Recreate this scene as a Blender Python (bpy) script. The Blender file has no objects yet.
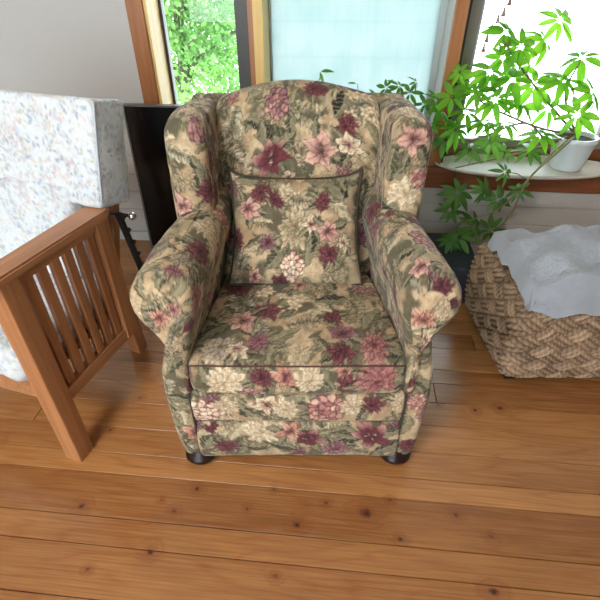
import bpy, bmesh, math, random
import numpy as np
from mathutils import Vector, Matrix, Euler

R = math.radians
PI = math.pi
ROOM = R(-5.5)                      # the room is turned a little against the camera
CA, SA = math.cos(R(5.5)), math.sin(R(5.5))
COL = bpy.context.scene.collection


def room2world(u, v, z=0.0):
    return (u * CA + v * SA, -u * SA + v * CA, z)


# ------------------------------------------------------------------ materials
def lin(r, g, b):
    f = lambda c: (c / 255) / 12.92 if c / 255 <= 0.04045 else ((c / 255 + 0.055) / 1.055) ** 2.4
    return (f(r), f(g), f(b))


def mat_new(name):
    m = bpy.data.materials.new(name)
    m.use_nodes = True
    nt = m.node_tree
    nt.nodes.clear()
    out = nt.nodes.new('ShaderNodeOutputMaterial')
    return m, nt, out


def nd(nt, typ, **kw):
    n = nt.nodes.new(typ)
    for k, v in kw.items():
        if k.startswith('i_'):
            n.inputs[k[2:].replace('_', ' ')].default_value = v
        else:
            setattr(n, k, v)
    return n


def lk(nt, a, b):
    nt.links.new(a, b)


def math_n(nt, op, a, b=None, clamp=False):
    n = nt.nodes.new('ShaderNodeMath')
    n.operation = op
    n.use_clamp = clamp
    for i, x in enumerate((a, b)):
        if x is None:
            continue
        if isinstance(x, (int, float)):
            n.inputs[i].default_value = x
        else:
            nt.links.new(x, n.inputs[i])
    return n.outputs[0]


def mix_n(nt, fac, a, b, blend='MIX'):
    n = nt.nodes.new('ShaderNodeMix')
    n.data_type = 'RGBA'
    n.blend_type = blend
    for sock, x in ((n.inputs[0], fac), (n.inputs[6], a), (n.inputs[7], b)):
        if isinstance(x, (int, float)):
            sock.default_value = x
        elif isinstance(x, tuple):
            sock.default_value = (*x[:3], 1)
        else:
            nt.links.new(x, sock)
    return n.outputs[2]


def maprange(nt, v, a, b, c=0.0, d=1.0):
    n = nt.nodes.new('ShaderNodeMapRange')
    n.inputs[1].default_value = a
    n.inputs[2].default_value = b
    n.inputs[3].default_value = c
    n.inputs[4].default_value = d
    nt.links.new(v, n.inputs[0])
    return n.outputs[0]


def mapped(nt, scale, loc=(0, 0, 0), coord='Object', rot=(0, 0, 0)):
    tc = nt.nodes.new('ShaderNodeTexCoord')
    mp = nt.nodes.new('ShaderNodeMapping')
    mp.inputs['Scale'].default_value = scale
    mp.inputs['Location'].default_value = loc
    mp.inputs['Rotation'].default_value = rot
    nt.links.new(tc.outputs[coord], mp.inputs[0])
    return mp.outputs[0]


def noise_n(nt, vec, scale, detail=3.0, rough=0.55):
    n = nt.nodes.new('ShaderNodeTexNoise')
    n.inputs['Scale'].default_value = scale
    n.inputs['Detail'].default_value = detail
    n.inputs['Roughness'].default_value = rough
    if vec is not None:
        nt.links.new(vec, n.inputs['Vector'])
    return n.outputs['Fac']


def principled(nt, out, color=None, rough=0.5, metal=0.0, spec=0.5, bump=None, bump_s=0.2, bump_d=0.002, sheen=0.0, coat=0.0):
    p = nt.nodes.new('ShaderNodeBsdfPrincipled')
    if isinstance(color, tuple):
        p.inputs['Base Color'].default_value = (*color[:3], 1)
    elif color is not None:
        nt.links.new(color, p.inputs['Base Color'])
    if isinstance(rough, (int, float)):
        p.inputs['Roughness'].default_value = rough
    else:
        nt.links.new(rough, p.inputs['Roughness'])
    p.inputs['Metallic'].default_value = metal
    p.inputs['Specular IOR Level'].default_value = spec
    p.inputs['Sheen Weight'].default_value = sheen
    p.inputs['Coat Weight'].default_value = coat
    if bump is not None:
        b = nt.nodes.new('ShaderNodeBump')
        b.inputs['Strength'].default_value = bump_s
        b.inputs['Distance'].default_value = bump_d
        nt.links.new(bump, b.inputs['Height'])
        nt.links.new(b.outputs[0], p.inputs['Normal'])
    nt.links.new(p.outputs[0], out.inputs[0])
    return p


def m_plain(name, rgb, rough=0.5, metal=0.0, var=0.08, scale=12.0, spec=0.5, bump=0.0):
    m, nt, out = mat_new(name)
    f = noise_n(nt, mapped(nt, (1, 1, 1)), scale, 4)
    c = lin(*rgb)
    a = tuple(x * (1 - var) for x in c)
    b = tuple(min(1, x * (1 + var)) for x in c)
    col = mix_n(nt, f, a, b)
    principled(nt, out, col, rough, metal, spec, bump=f if bump else None, bump_s=bump)
    return m


def m_wood(name, dark, light, axis=0, rough=0.42, grain=60.0, spec=0.5):
    """straight-grained timber, the grain running along one object axis"""
    m, nt, out = mat_new(name)
    sc = [grain, grain, grain]
    sc[axis] = 2.5
    v = mapped(nt, tuple(sc))
    f = noise_n(nt, v, 1.0, 5, 0.65)
    sc2 = [9.0, 9.0, 9.0]
    sc2[axis] = 0.9
    f2 = noise_n(nt, mapped(nt, tuple(sc2)), 1.0, 2)
    g = math_n(nt, 'ADD', math_n(nt, 'MULTIPLY', f, 0.55), math_n(nt, 'MULTIPLY', f2, 0.45))
    g = maprange(nt, g, 0.3, 0.7)
    col = mix_n(nt, g, lin(*dark), lin(*light))
    principled(nt, out, col, rough, spec=spec, bump=f, bump_s=0.12, bump_d=0.001)
    return m


def m_fabric(name, rough=0.88, weave=900.0, sheen=0.08):
    """woven cloth; the dyed pattern comes from the mesh's colour attribute"""
    m, nt, out = mat_new(name)
    at = nd(nt, 'ShaderNodeAttribute', attribute_name='dye')
    f = noise_n(nt, mapped(nt, (1, 1, 1)), weave, 2)
    f2 = noise_n(nt, mapped(nt, (1, 1, 1)), 70.0, 4)
    k = maprange(nt, f, 0.25, 0.75, 0.80, 1.18)
    k2 = maprange(nt, f2, 0.3, 0.7, 0.93, 1.06)
    kk = math_n(nt, 'MULTIPLY', k, k2)
    vm = nt.nodes.new('ShaderNodeVectorMath')
    vm.operation = 'SCALE'
    lk(nt, at.outputs['Color'], vm.inputs[0])
    lk(nt, kk, vm.inputs['Scale'])
    h = math_n(nt, 'ADD', f, math_n(nt, 'MULTIPLY', f2, 2.0))
    principled(nt, out, vm.outputs[0], rough, spec=0.25, bump=h, bump_s=0.35, bump_d=0.0015, sheen=sheen)
    return m


def m_leaf(name, rgb, rgb2, transl=0.45, var_scale=6.0):
    m, nt, out = mat_new(name)
    f = noise_n(nt, mapped(nt, (1, 1, 1)), var_scale, 2)
    col = mix_n(nt, maprange(nt, f, 0.35, 0.65), lin(*rgb), lin(*rgb2))
    p = nt.nodes.new('ShaderNodeBsdfPrincipled')
    p.inputs['Roughness'].default_value = 0.38
    p.inputs['Specular IOR Level'].default_value = 0.4
    lk(nt, col, p.inputs['Base Color'])
    t = nt.nodes.new('ShaderNodeBsdfTranslucent')
    lk(nt, mix_n(nt, 1.0, col, (0.95, 1.0, 0.35), 'MULTIPLY'), t.inputs[0])
    mx = nt.nodes.new('ShaderNodeMixShader')
    mx.inputs[0].default_value = transl
    lk(nt, p.outputs[0], mx.inputs[1])
    lk(nt, t.outputs[0], mx.inputs[2])
    lk(nt, mx.outputs[0], out.inputs[0])
    return m


def m_glass(name, tint=(1, 1, 1)):
    m, nt, out = mat_new(name)
    tr = nd(nt, 'ShaderNodeBsdfTransparent')
    tr.inputs[0].default_value = (*tint, 1)
    gl = nd(nt, 'ShaderNodeBsdfGlossy')
    gl.inputs['Roughness'].default_value = 0.02
    fr = nd(nt, 'ShaderNodeFresnel')
    fr.inputs[0].default_value = 1.35
    mx = nd(nt, 'ShaderNodeMixShader')
    lk(nt, fr.outputs[0], mx.inputs[0])
    lk(nt, tr.outputs[0], mx.inputs[1])
    lk(nt, gl.outputs[0], mx.inputs[2])
    lk(nt, mx.outputs[0], out.inputs[0])
    return m


def m_frosted(name):
    """milky sheeting over the middle window: scatters the daylight behind it"""
    m, nt, out = mat_new(name)
    v = mapped(nt, (1, 1, 1))
    f = noise_n(nt, v, 7.0, 5)
    f2 = noise_n(nt, mapped(nt, (60, 1, 3)), 1.0, 2)
    w = nd(nt, 'ShaderNodeTexWave', wave_type='BANDS', bands_direction='Z')
    w.inputs['Scale'].default_value = 2.2
    lk(nt, v, w.inputs['Vector'])
    line = maprange(nt, w.outputs['Fac'], 0.96, 1.0)
    k = math_n(nt, 'ADD', math_n(nt, 'MULTIPLY', f, 0.7), math_n(nt, 'MULTIPLY', f2, 0.3))
    k = maprange(nt, k, 0.3, 0.7)
    col = mix_n(nt, k, (0.41, 0.48, 0.486), (0.51, 0.54, 0.543))
    col = mix_n(nt, math_n(nt, 'MULTIPLY', line, 0.25), col, (0.38, 0.46, 0.47))
    t = nd(nt, 'ShaderNodeBsdfTranslucent')
    lk(nt, col, t.inputs[0])
    p = nd(nt, 'ShaderNodeBsdfPrincipled')
    lk(nt, col, p.inputs['Base Color'])
    p.inputs['Roughness'].default_value = 0.4
    mx = nd(nt, 'ShaderNodeMixShader')
    mx.inputs[0].default_value = 0.82
    lk(nt, p.outputs[0], mx.inputs[1])
    lk(nt, t.outputs[0], mx.inputs[2])
    lk(nt, mx.outputs[0], out.inputs[0])
    return m


# ------------------------------------------------------------------ mesh helpers
def mesh_np(name, V, quads, tris=None, smooth=True):
    V = np.asarray(V, dtype=np.float32).reshape(-1, 3)
    quads = np.asarray(quads, dtype=np.int32).reshape(-1, 4) if quads is not None and len(quads) else np.zeros((0, 4), np.int32)
    tris = np.asarray(tris, dtype=np.int32).reshape(-1, 3) if tris is not None and len(tris) else np.zeros((0, 3), np.int32)
    me = bpy.data.meshes.new(name)
    me.vertices.add(len(V))
    me.vertices.foreach_set('co', V.ravel())
    nl = quads.size + tris.size
    me.loops.add(nl)
    me.loops.foreach_set('vertex_index', np.concatenate([quads.ravel(), tris.ravel()]))
    npol = len(quads) + len(tris)
    me.polygons.add(npol)
    tot = np.concatenate([np.full(len(quads), 4), np.full(len(tris), 3)]).astype(np.int32)
    start = np.concatenate([[0], np.cumsum(tot)[:-1]]).astype(np.int32) if npol else np.zeros(0, np.int32)
    me.polygons.foreach_set('loop_start', start)
    me.update(calc_edges=True)
    me.polygons.foreach_set('use_smooth', np.full(npol, bool(smooth)))
    me.validate()
    return me


def set_dye(me, col):
    a = me.color_attributes.new('dye', 'FLOAT_COLOR', 'POINT')
    c = np.ones((len(me.vertices), 4), np.float32)
    c[:, :3] = col
    a.data.foreach_set('color', c.ravel())


def link(name, me, mat, parent=None, loc=(0, 0, 0), rotz=0.0, label=None):
    o = bpy.data.objects.new(name, me)
    COL.objects.link(o)
    o.location = loc
    o.rotation_euler = (0, 0, rotz)
    if mat is not None:
        if isinstance(mat, (list, tuple)):
            for m in mat:
                me.materials.append(m)
        else:
            me.materials.append(mat)
    if parent is not None:
        o.parent = parent
    if label:
        o['label'] = label
    return o


def thing(name, label, cat, loc=(0, 0, 0), rotz=0.0, group=None):
    o = bpy.data.objects.new(name, None)
    o.empty_display_size = 0.1
    COL.objects.link(o)
    o.location = loc
    o.rotation_euler = (0, 0, rotz)
    return tag(o, label, cat, group)


def tag(o, label, cat, group=None, kind=None):
    o['label'] = label
    o['category'] = cat
    if group:
        o['group'] = group
    if kind:
        o['kind'] = kind
    return o


class MB:
    """collects boxes, tubes and lathes into one mesh"""

    def __init__(self):
        self.bm = bmesh.new()

    def box(self, x0, x1, y0, y1, z0, z1, bevel=0.0, mat=0, M=None):
        vs = [self.bm.verts.new((x, y, z)) for x in (x0, x1) for y in (y0, y1) for z in (z0, z1)]
        q = [(0, 1, 3, 2), (4, 6, 7, 5), (0, 4, 5, 1), (2, 3, 7, 6), (0, 2, 6, 4), (1, 5, 7, 3)]
        fs = [self.bm.faces.new([vs[i] for i in f]) for f in q]
        for f in fs:
            f.material_index = mat
        geo = vs
        if bevel > 0:
            es = list({e for f in fs for e in f.edges})
            r = bmesh.ops.bevel(self.bm, geom=es, offset=bevel, segments=2, affect='EDGES', profile=0.6)
            geo = list({v for f in r['faces'] for v in f.verts})
            for f in r['faces']:
                f.material_index = mat
        if M is not None:
            bmesh.ops.transform(self.bm, matrix=M, verts=geo)
        return self

    def bar(self, p, q, w, h, bevel=0.0, up=(0, 0, 1)):
        """a rectangular bar from p to q, w across and h along 'up'"""
        p, q = Vector(p), Vector(q)
        d = (q - p)
        L = d.length
        d.normalize()
        s = d.cross(Vector(up)).normalized()
        n = s.cross(d).normalized()
        M = Matrix((( d.x, s.x, n.x, p.x), (d.y, s.y, n.y, p.y), (d.z, s.z, n.z, p.z), (0, 0, 0, 1)))
        return self.box(0, L, -w / 2, w / 2, -h / 2, h / 2, bevel, M=M)

    def tube(self, pts, r, n=8, closed=False):
        pts = [Vector(p) for p in pts]
        rs = r if isinstance(r, (list, tuple)) else [r] * len(pts)
        rings = []
        m = len(pts)
        ref = None
        for i, p in enumerate(pts):
            if closed:
                t = pts[(i + 1) % m] - pts[i - 1]
            else:
                t = pts[min(i + 1, m - 1)] - pts[max(i - 1, 0)]
            t.normalize()
            if ref is None:
                ref = Vector((0, 0, 1)) if abs(t.z) < 0.9 else Vector((1, 0, 0))
            a = (ref - t * ref.dot(t)).normalized()
            ref = a
            b = t.cross(a)
            rings.append([self.bm.verts.new(p + (a * math.cos(2 * PI * k / n) + b * math.sin(2 * PI * k / n)) * rs[i]) for k in range(n)])
        for i in range(m if closed else m - 1):
            A, B = rings[i], rings[(i + 1) % m]
            for k in range(n):
                self.bm.faces.new((A[k], A[(k + 1) % n], B[(k + 1) % n], B[k])).smooth = True
        if not closed:
            self.bm.faces.new(rings[0][::-1])
            self.bm.faces.new(rings[-1])
        return self

    def lathe(self, prof, n=24, at=(0, 0, 0), M=None):
        rings = []
        allv = []
        for r, z in prof:
            if r < 1e-6:
                v = self.bm.verts.new((at[0], at[1], at[2] + z))
                rings.append([v])
                allv.append(v)
            else:
                rg = [self.bm.verts.new((at[0] + r * math.cos(2 * PI * k / n), at[1] + r * math.sin(2 * PI * k / n), at[2] + z)) for k in range(n)]
                rings.append(rg)
                allv += rg
        for A, B in zip(rings[:-1], rings[1:]):
            for k in range(n):
                a = [A[k % len(A)], A[(k + 1) % len(A)], B[(k + 1) % len(B)], B[k % len(B)]]
                a = list(dict.fromkeys(a))
                if len(a) >= 3:
                    self.bm.faces.new(a).smooth = True
        if M is not None:
            bmesh.ops.transform(self.bm, matrix=M, verts=allv)
        return self

    def build(self, name, mat, parent=None, loc=(0, 0, 0), rotz=0.0, label=None, off=None):
        bmesh.ops.recalc_face_normals(self.bm, faces=self.bm.faces)
        if off is not None:
            bmesh.ops.translate(self.bm, vec=Vector(off), verts=self.bm.verts)
        me = bpy.data.meshes.new(name)
        self.bm.to_mesh(me)
        self.bm.free()
        return link(name, me, mat, parent, loc, rotz, label)


def struct(o):
    o['kind'] = 'structure'
    return o


# numpy noise -------------------------------------------------------------
def _hash(ix, iy, seed):
    h = (ix.astype(np.int64) * 374761393 + iy.astype(np.int64) * 668265263 + seed * 982451653) & 0x7fffffff
    h = ((h ^ (h >> 13)) * 1274126177) & 0x7fffffff
    return ((h ^ (h >> 16)) & 0xffff) / 65535.0


def vnoise(x, y, seed=0):
    ix, iy = np.floor(x), np.floor(y)
    fx, fy = x - ix, y - iy
    fx = fx * fx * (3 - 2 * fx)
    fy = fy * fy * (3 - 2 * fy)
    a, b = _hash(ix, iy, seed), _hash(ix + 1, iy, seed)
    c, d = _hash(ix, iy + 1, seed), _hash(ix + 1, iy + 1, seed)
    return (a * (1 - fx) + b * fx) * (1 - fy) + (c * (1 - fx) + d * fx) * fy


def fbm(x, y, seed=0, oct=3):
    s, a, t = 0, 0.5, 0
    for k in range(oct):
        s = s + a * vnoise(x * 2 ** k, y * 2 ** k, seed + k * 17)
        t += a
        a *= 0.5
    return s / t


def sstep(a, b, x):
    t = np.clip((x - a) / (b - a), 0, 1)
    return t * t * (3 - 2 * t)


# closed profiles ----------------------------------------------------------
def resample(P, n, closed=True):
    P = np.asarray(P, float)
    Q = np.vstack([P, P[:1]]) if closed else P
    L = np.concatenate([[0], np.cumsum(np.linalg.norm(np.diff(Q, axis=0), axis=1))])
    s = np.linspace(0, L[-1], n + 1)[:-1] if closed else np.linspace(0, L[-1], n)
    return np.stack([np.interp(s, L, Q[:, k]) for k in range(Q.shape[1])], 1)


def catmull(P, sub=12, closed=True):
    P = np.asarray(P, float)
    n = len(P)
    out = []
    t = np.linspace(0, 1, sub, endpoint=False)[:, None]
    for i in range(n if closed else n - 1):
        if closed:
            p0, p1, p2, p3 = P[i - 1], P[i], P[(i + 1) % n], P[(i + 2) % n]
        else:
            p0, p1, p2, p3 = P[max(i - 1, 0)], P[i], P[i + 1], P[min(i + 2, n - 1)]
        out.append(0.5 * (2 * p1 + (p2 - p0) * t + (2 * p0 - 5 * p1 + 4 * p2 - p3) * t ** 2 + (3 * p1 - p0 - 3 * p2 + p3) * t ** 3))
    out = np.vstack(out)
    if not closed:
        out = np.vstack([out, P[-1:]])
    return out


def rrect(x0, x1, y0, y1, r):
    """rounded rectangle, counter-clockwise from the lower left"""
    out = []
    for cx, cy, a0 in ((x0 + r, y0 + r, PI), (x1 - r, y0 + r, 1.5 * PI), (x1 - r, y1 - r, 0), (x0 + r, y1 - r, 0.5 * PI)):
        for k in range(7):
            a = a0 + k * PI / 12
            out.append((cx + r * math.cos(a), cy + r * math.sin(a)))
    return np.array(out)


RES = 0.0036


def loft(prof_fn, a0, a1, place, rnd=0.03, bulge=0.0, res=RES, nref=None):
    """sweep a closed profile from a0 to a1; ends rounded over 'rnd', closed with a soft cap.
    prof_fn(a) -> (n,2) profile (fixed n); place(a, P) -> (n,3) points.
    Returns V, quads, st (cloth coordinates in metres), ncap rings info."""
    L = a1 - a0
    k = max(6, int(L / res))
    A = list(np.linspace(a0, a1, k))
    n = len(prof_fn((a0 + a1) / 2))
    rings, ts = [], []
    mid = prof_fn((a0 + a1) / 2)
    tarc = np.concatenate([[0], np.cumsum(np.linalg.norm(np.diff(mid, axis=0), axis=1))])
    # fine stations near the ends so the round edge is smooth
    ext = [0, .04, .1, .2, .32, .46, .62, .8, 1.0]
    st_list = [(a0 + e * rnd) for e in ext] + [a for a in A if a0 + rnd * 1.02 < a < a1 - rnd * 1.02] + [(a1 - e * rnd) for e in ext[::-1]]
    capn = max(4, int(0.5 * (np.ptp(mid[:, 0]) + np.ptp(mid[:, 1])) / 2 / res / 1.3))
    sc = np.linspace(0.02, 1, capn, endpoint=False)
    seq = [('c0', f) for f in sc] + [('b', a) for a in st_list] + [('c1', f) for f in sc[::-1]]
    for typ, val in seq:
        a = val if typ == 'b' else (a0 if typ == 'c0' else a1)
        P = prof_fn(a)
        c = 0.5 * (P.min(0) + P.max(0))
        h = 0.5 * (P.max(0) - P.min(0))
        d = min(a - a0, a1 - a)
        ins = rnd - math.sqrt(max(0, rnd * rnd - max(0, rnd - d) ** 2)) if d < rnd else 0.0
        P = c + (P - c) * np.maximum(0.02, (h - ins) / np.maximum(h, 1e-6))
        aa = a
        if typ != 'b':
            P = c + (P - c) * val
            aa = a + (-1 if typ == 'c0' else 1) * bulge * (1 - val ** 2)
        Q = place(aa, P)
        rings.append(Q)
        ts.append(tarc)
    V = np.array(rings)
    K = len(rings)
    step = np.linalg.norm(np.diff(V, axis=0), axis=2)
    S = np.vstack([np.zeros((1, n)), np.cumsum(step, axis=0)])
    S = S - S[capn:capn + 1] + float(S[capn].mean())
    ss = list(S)
    ii, jj = np.meshgrid(np.arange(K - 1), np.arange(n), indexing='ij')
    j2 = (jj + 1) % n
    quads = np.stack([ii * n + jj, ii * n + j2, (ii + 1) * n + j2, (ii + 1) * n + jj], -1).reshape(-1, 4)
    V = V.reshape(-1, 3)
    st = np.stack([np.concatenate(ss), np.concatenate(ts)], 1)
    capflag = np.concatenate([np.full(n, {'c0': 1, 'b': 0, 'c1': 2}[t]) for t, _ in seq])
    # centre closings
    V = np.vstack([V, V[:n].mean(0), V[-n - 0:].mean(0)])
    st = np.vstack([st, st[:n].mean(0), st[-n:].mean(0)])
    capflag = np.concatenate([capflag, [1, 2]])
    nv = K * n
    j = np.arange(n)
    tris = np.vstack([np.stack([np.full(n, nv), (j + 1) % n, j], 1),
                      np.stack([np.full(n, nv + 1), (K - 1) * n + j, (K - 1) * n + (j + 1) % n], 1)])
    return V, quads, tris, st, capflag


# ------------------------------------------------------------------ floral tapestry
C = {
    'beige': lin(198, 172, 136), 'tan': lin(170, 142, 108), 'cream': lin(218, 198, 162), 'ivory': lin(230, 216, 186),
    'olive': lin(116, 106, 78), 'sage': lin(160, 150, 118), 'green': lin(72, 72, 54), 'dark': lin(38, 37, 31),
    'burg': lin(108, 50, 58), 'wine': lin(70, 32, 40), 'rose': lin(162, 98, 96), 'pink': lin(202, 154, 138),
    'blush': lin(226, 186, 160), 'mauve': lin(142, 96, 102), 'lilac': lin(170, 146, 146), 'salmon': lin(198, 140, 116),
    'slate': lin(118, 118, 118),
}
C = {k: np.array(v) for k, v in C.items()}
AA = 0.0022


def over(col, idx, mask, c):
    m = mask[:, None]
    col[idx] = col[idx] * (1 - m) + c * m


def petal(col, idx, X, Y, a, L, W, c_in, c_mid, c_tip, outline, p=0.75, lobes=0.0, vein=True, curl=0.0):
    """one petal from the origin along angle a: length L, half width W (metres)"""
    u = (X * math.cos(a) + Y * math.sin(a)) / L
    w = -X * math.sin(a) + Y * math.cos(a)
    if curl:
        w = w - curl * L * u * u
    uc = np.clip(u, 0, 1)
    hw = W * np.sin(PI * uc ** p) ** 0.8
    if lobes:
        hw = hw * (1 - lobes + lobes * np.abs(np.sin(uc * 16 + w / W)))
    m = sstep(-AA, AA, hw - np.abs(w)) * (u > 0) * (u < 1)
    if not m.any():
        return
    t = uc[:, None]
    c = np.where(t < .45, c_in + (c_mid - c_in) * (t / .45), c_mid + (c_tip - c_mid) * ((t - .45) / .55))
    e = sstep(0.0, 0.0042, hw - np.abs(w))[:, None]
    c = outline * (1 - e) + c * e
    if vein:
        vv = (1 - sstep(0.0008, 0.003, np.abs(w))) * 0.5 * (u < .8)
        c = c * (1 - vv[:, None]) + outline * vv[:, None]
    over(col, idx, m, c)


def m_lily(col, idx, X, Y, r, rot, rng, pal):
    n = rng.choice([5, 6, 6])
    order = list(range(n))
    rng.shuffle(order)
    for i in order:
        a = rot + i * 2 * PI / n + rng.uniform(-.15, .15)
        s = rng.uniform(.8, 1.05)
        tip = pal[2] if rng.random() < .6 else pal[1]
        petal(col, idx, X, Y, a, r * s, r * .30 * rng.uniform(.85, 1.2), pal[0], pal[1], tip, C['wine'] * .7 + pal[0] * .3, curl=rng.uniform(-.2, .2))
    for i in range(7):
        a = rng.uniform(0, 2 * PI)
        petal(col, idx, X, Y, a, r * .38, r * .035, C['wine'], C['cream'], C['cream'], C['wine'], vein=False)


def m_peony(col, idx, X, Y, r, rot, rng, pal):
    for k, (rr, n, wd) in enumerate(((1, 13, .17), (.8, 11, .17), (.58, 8, .17), (.36, 6, .15))):
        for i in range(n):
            a = rot + k * .4 + i * 2 * PI / n + rng.uniform(-.15, .15)
            j = rng.random()
            c1 = pal[1] * (1 - j) + pal[0] * j
            j = rng.random()
            c2 = pal[2] * (1 - j * .7) + pal[1] * j * .7
            petal(col, idx, X, Y, a, r * rr * rng.uniform(.85, 1.1), r * wd, pal[0], c1, c2, pal[0] * .75, p=1.4, vein=rng.random() < .4)


def m_cluster(col, idx, X, Y, r, rot, rng, pal):
    pts = []
    for _ in range(200):
        a, q = rng.uniform(0, 2 * PI), r * math.sqrt(rng.random())
        x, y = q * math.cos(a), q * math.sin(a) * .9
        if all((x - p) ** 2 + (y - s) ** 2 > (r * .26) ** 2 for p, s in pts):
            pts.append((x, y))
    for x, y in pts:
        d = np.hypot(X - x, Y - y)
        rr = r * .19
        m = sstep(-AA, AA, rr * 1.35 - d)
        over(col, idx, m, pal[0])
        j = rng.random()
        m = sstep(-AA, AA, rr - d)
        over(col, idx, m, pal[1] * (1 - j) + pal[2] * j)


def m_stars(col, idx, X, Y, r, rot, rng, pal):
    for _ in range(9):
        a, q = rng.uniform(0, 2 * PI), r * math.sqrt(rng.random())
        x, y = q * math.cos(a), q * math.sin(a)
        for i in range(5):
            petal(col, idx, X - x, Y - y, rot + i * 2 * PI / 5 + x * 50, r * .38, r * .11, pal[0], pal[1], pal[2], pal[0] * .8, vein=False)


def m_leaf_(col, idx, X, Y, r, rot, rng, pal):
    # lobed leaf with a lit half and dark veins
    ca, sa = math.cos(rot), math.sin(rot)
    u = (X * ca + Y * sa) / (2 * r) + .5
    w = -X * sa + Y * ca - rng.uniform(-.3, .3) * r * (u - .5) ** 2 * 2
    uc = np.clip(u, 0, 1)
    hw = r * .52 * np.sin(PI * uc ** .8) ** .7 * (.74 + .26 * np.abs(np.sin(uc * 11 + 1)))
    m = sstep(-AA, AA, hw - np.abs(w)) * (u > 0) * (u < 1)
    j = rng.random()
    base = pal[1] * (1 - j) + pal[0] * j
    lit = (sstep(-.1 * r, .1 * r, w))[:, None]
    c = base * (1 - .5 * lit) + pal[2] * .5 * lit
    lat = np.abs(((u * 6 - np.abs(w) / r * 3.0) % 1) - .5)
    vv = (1 - sstep(.06, .2, lat))[:, None] * .45
    c = c * (1 - vv) + pal[2] * vv
    mid = (1 - sstep(.001, .0035, np.abs(w)))[:, None] * .7
    c = c * (1 - mid) + pal[2] * mid
    e = sstep(0, .004, hw - np.abs(w))[:, None]
    c = C['dark'] * (1 - e) * .9 + c * e + (1 - e) * .1 * c
    over(col, idx, m, c)


def m_acanthus(col, idx, X, Y, r, rot, rng, pal):
    # feathered scroll: fronds leaving a curved spine on both sides
    bend = rng.choice([-1, 1]) * rng.uniform(.4, .9)
    a = rot
    x, y = -r * .85 * math.cos(rot), -r * .85 * math.sin(rot)
    nf = 8
    pos = []
    for k in range(nf):
        pos.append((x, y, a))
        x += r * .2 * math.cos(a)
        y += r * .2 * math.sin(a)
        a += bend * .25
    for k, (x, y, a) in list(enumerate(pos)):
        f = 1 - abs(k / (nf - 1) - .45) * 1.1
        for s in (-1, 1):
            j = rng.random()
            c = pal[1] * (1 - j) + pal[2] * j
            petal(col, idx, X - x, Y - y, a + s * rng.uniform(.55, .95), r * .68 * f, r * .14, pal[0], c, pal[2], pal[0] * .9, curl=s * .25)
    petal(col, idx, X - pos[-1][0], Y - pos[-1][1], pos[-1][2], r * .5, r * .13, pal[0], pal[1], pal[2], pal[0])


def m_stem(col, idx, X, Y, r, rot, rng, pal):
    ca, sa = math.cos(rot), math.sin(rot)
    u = X * ca + Y * sa
    w = -X * sa + Y * ca
    k = rng.uniform(-8, 8)
    d = np.abs(w - k * (u * u - .3 * r * r) - .08 * r * np.sin(u / r * 4))
    m = sstep(-AA, AA, .0022 - d) * (np.abs(u) < r)
    over(col, idx, m, pal[0])


PAL = {
    'lily_p': (m_lily, ('burg', 'pink', 'blush')), 'lily_b': (m_lily, ('wine', 'burg', 'pink')), 'lily_c': (m_lily, ('rose', 'cream', 'ivory')),
    'lily_s': (m_lily, ('burg', 'salmon', 'blush')), 'lily_m': (m_lily, ('wine', 'mauve', 'lilac')),
    'peony_b': (m_peony, ('wine', 'burg', 'rose')), 'peony_p': (m_peony, ('burg', 'rose', 'pink')), 'peony_m': (m_peony, ('burg', 'mauve', 'lilac')),
    'mum_c': (m_peony, ('tan', 'cream', 'ivory')), 'mum_g': (m_peony, ('olive', 'lilac', 'cream')), 'mum_t': (m_peony, ('olive', 'tan', 'cream')),
    'cl_b': (m_cluster, ('wine', 'mauve', 'pink')), 'cl_p': (m_cluster, ('burg', 'rose', 'blush')), 'cl_c': (m_cluster, ('burg', 'blush', 'ivory')),
    'stars': (m_stars, ('tan', 'cream', 'ivory')),
    'leaf_g': (m_leaf_, ('dark', 'green', 'sage')), 'leaf_o': (m_leaf_, ('green', 'olive', 'sage')), 'leaf_s': (m_leaf_, ('olive', 'slate', 'sage')),
    'leaf_c': (m_leaf_, ('olive', 'sage', 'cream')),
    'ac_o': (m_acanthus, ('green', 'olive', 'cream')), 'ac_c': (m_acanthus, ('green', 'sage', 'ivory')), 'ac_t': (m_acanthus, ('green', 'tan', 'cream')),
    'stem': (m_stem, ('dark', 'dark', 'dark')),
}
FILL = ['leaf_g'] * 4 + ['leaf_o'] * 3 + ['ac_o'] * 2 + ['ac_c'] * 3 + ['ac_t'] * 3 + ['mum_c'] * 3 + ['mum_t'] * 2 + ['lily_c'] * 2 + ['lily_p'] * 2 + ['peony_b'] * 4 + ['peony_m'] * 2 + ['cl_b'] * 2 + ['stars'] * 2 + ['leaf_c'] * 2 + ['stem'] * 2


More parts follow.
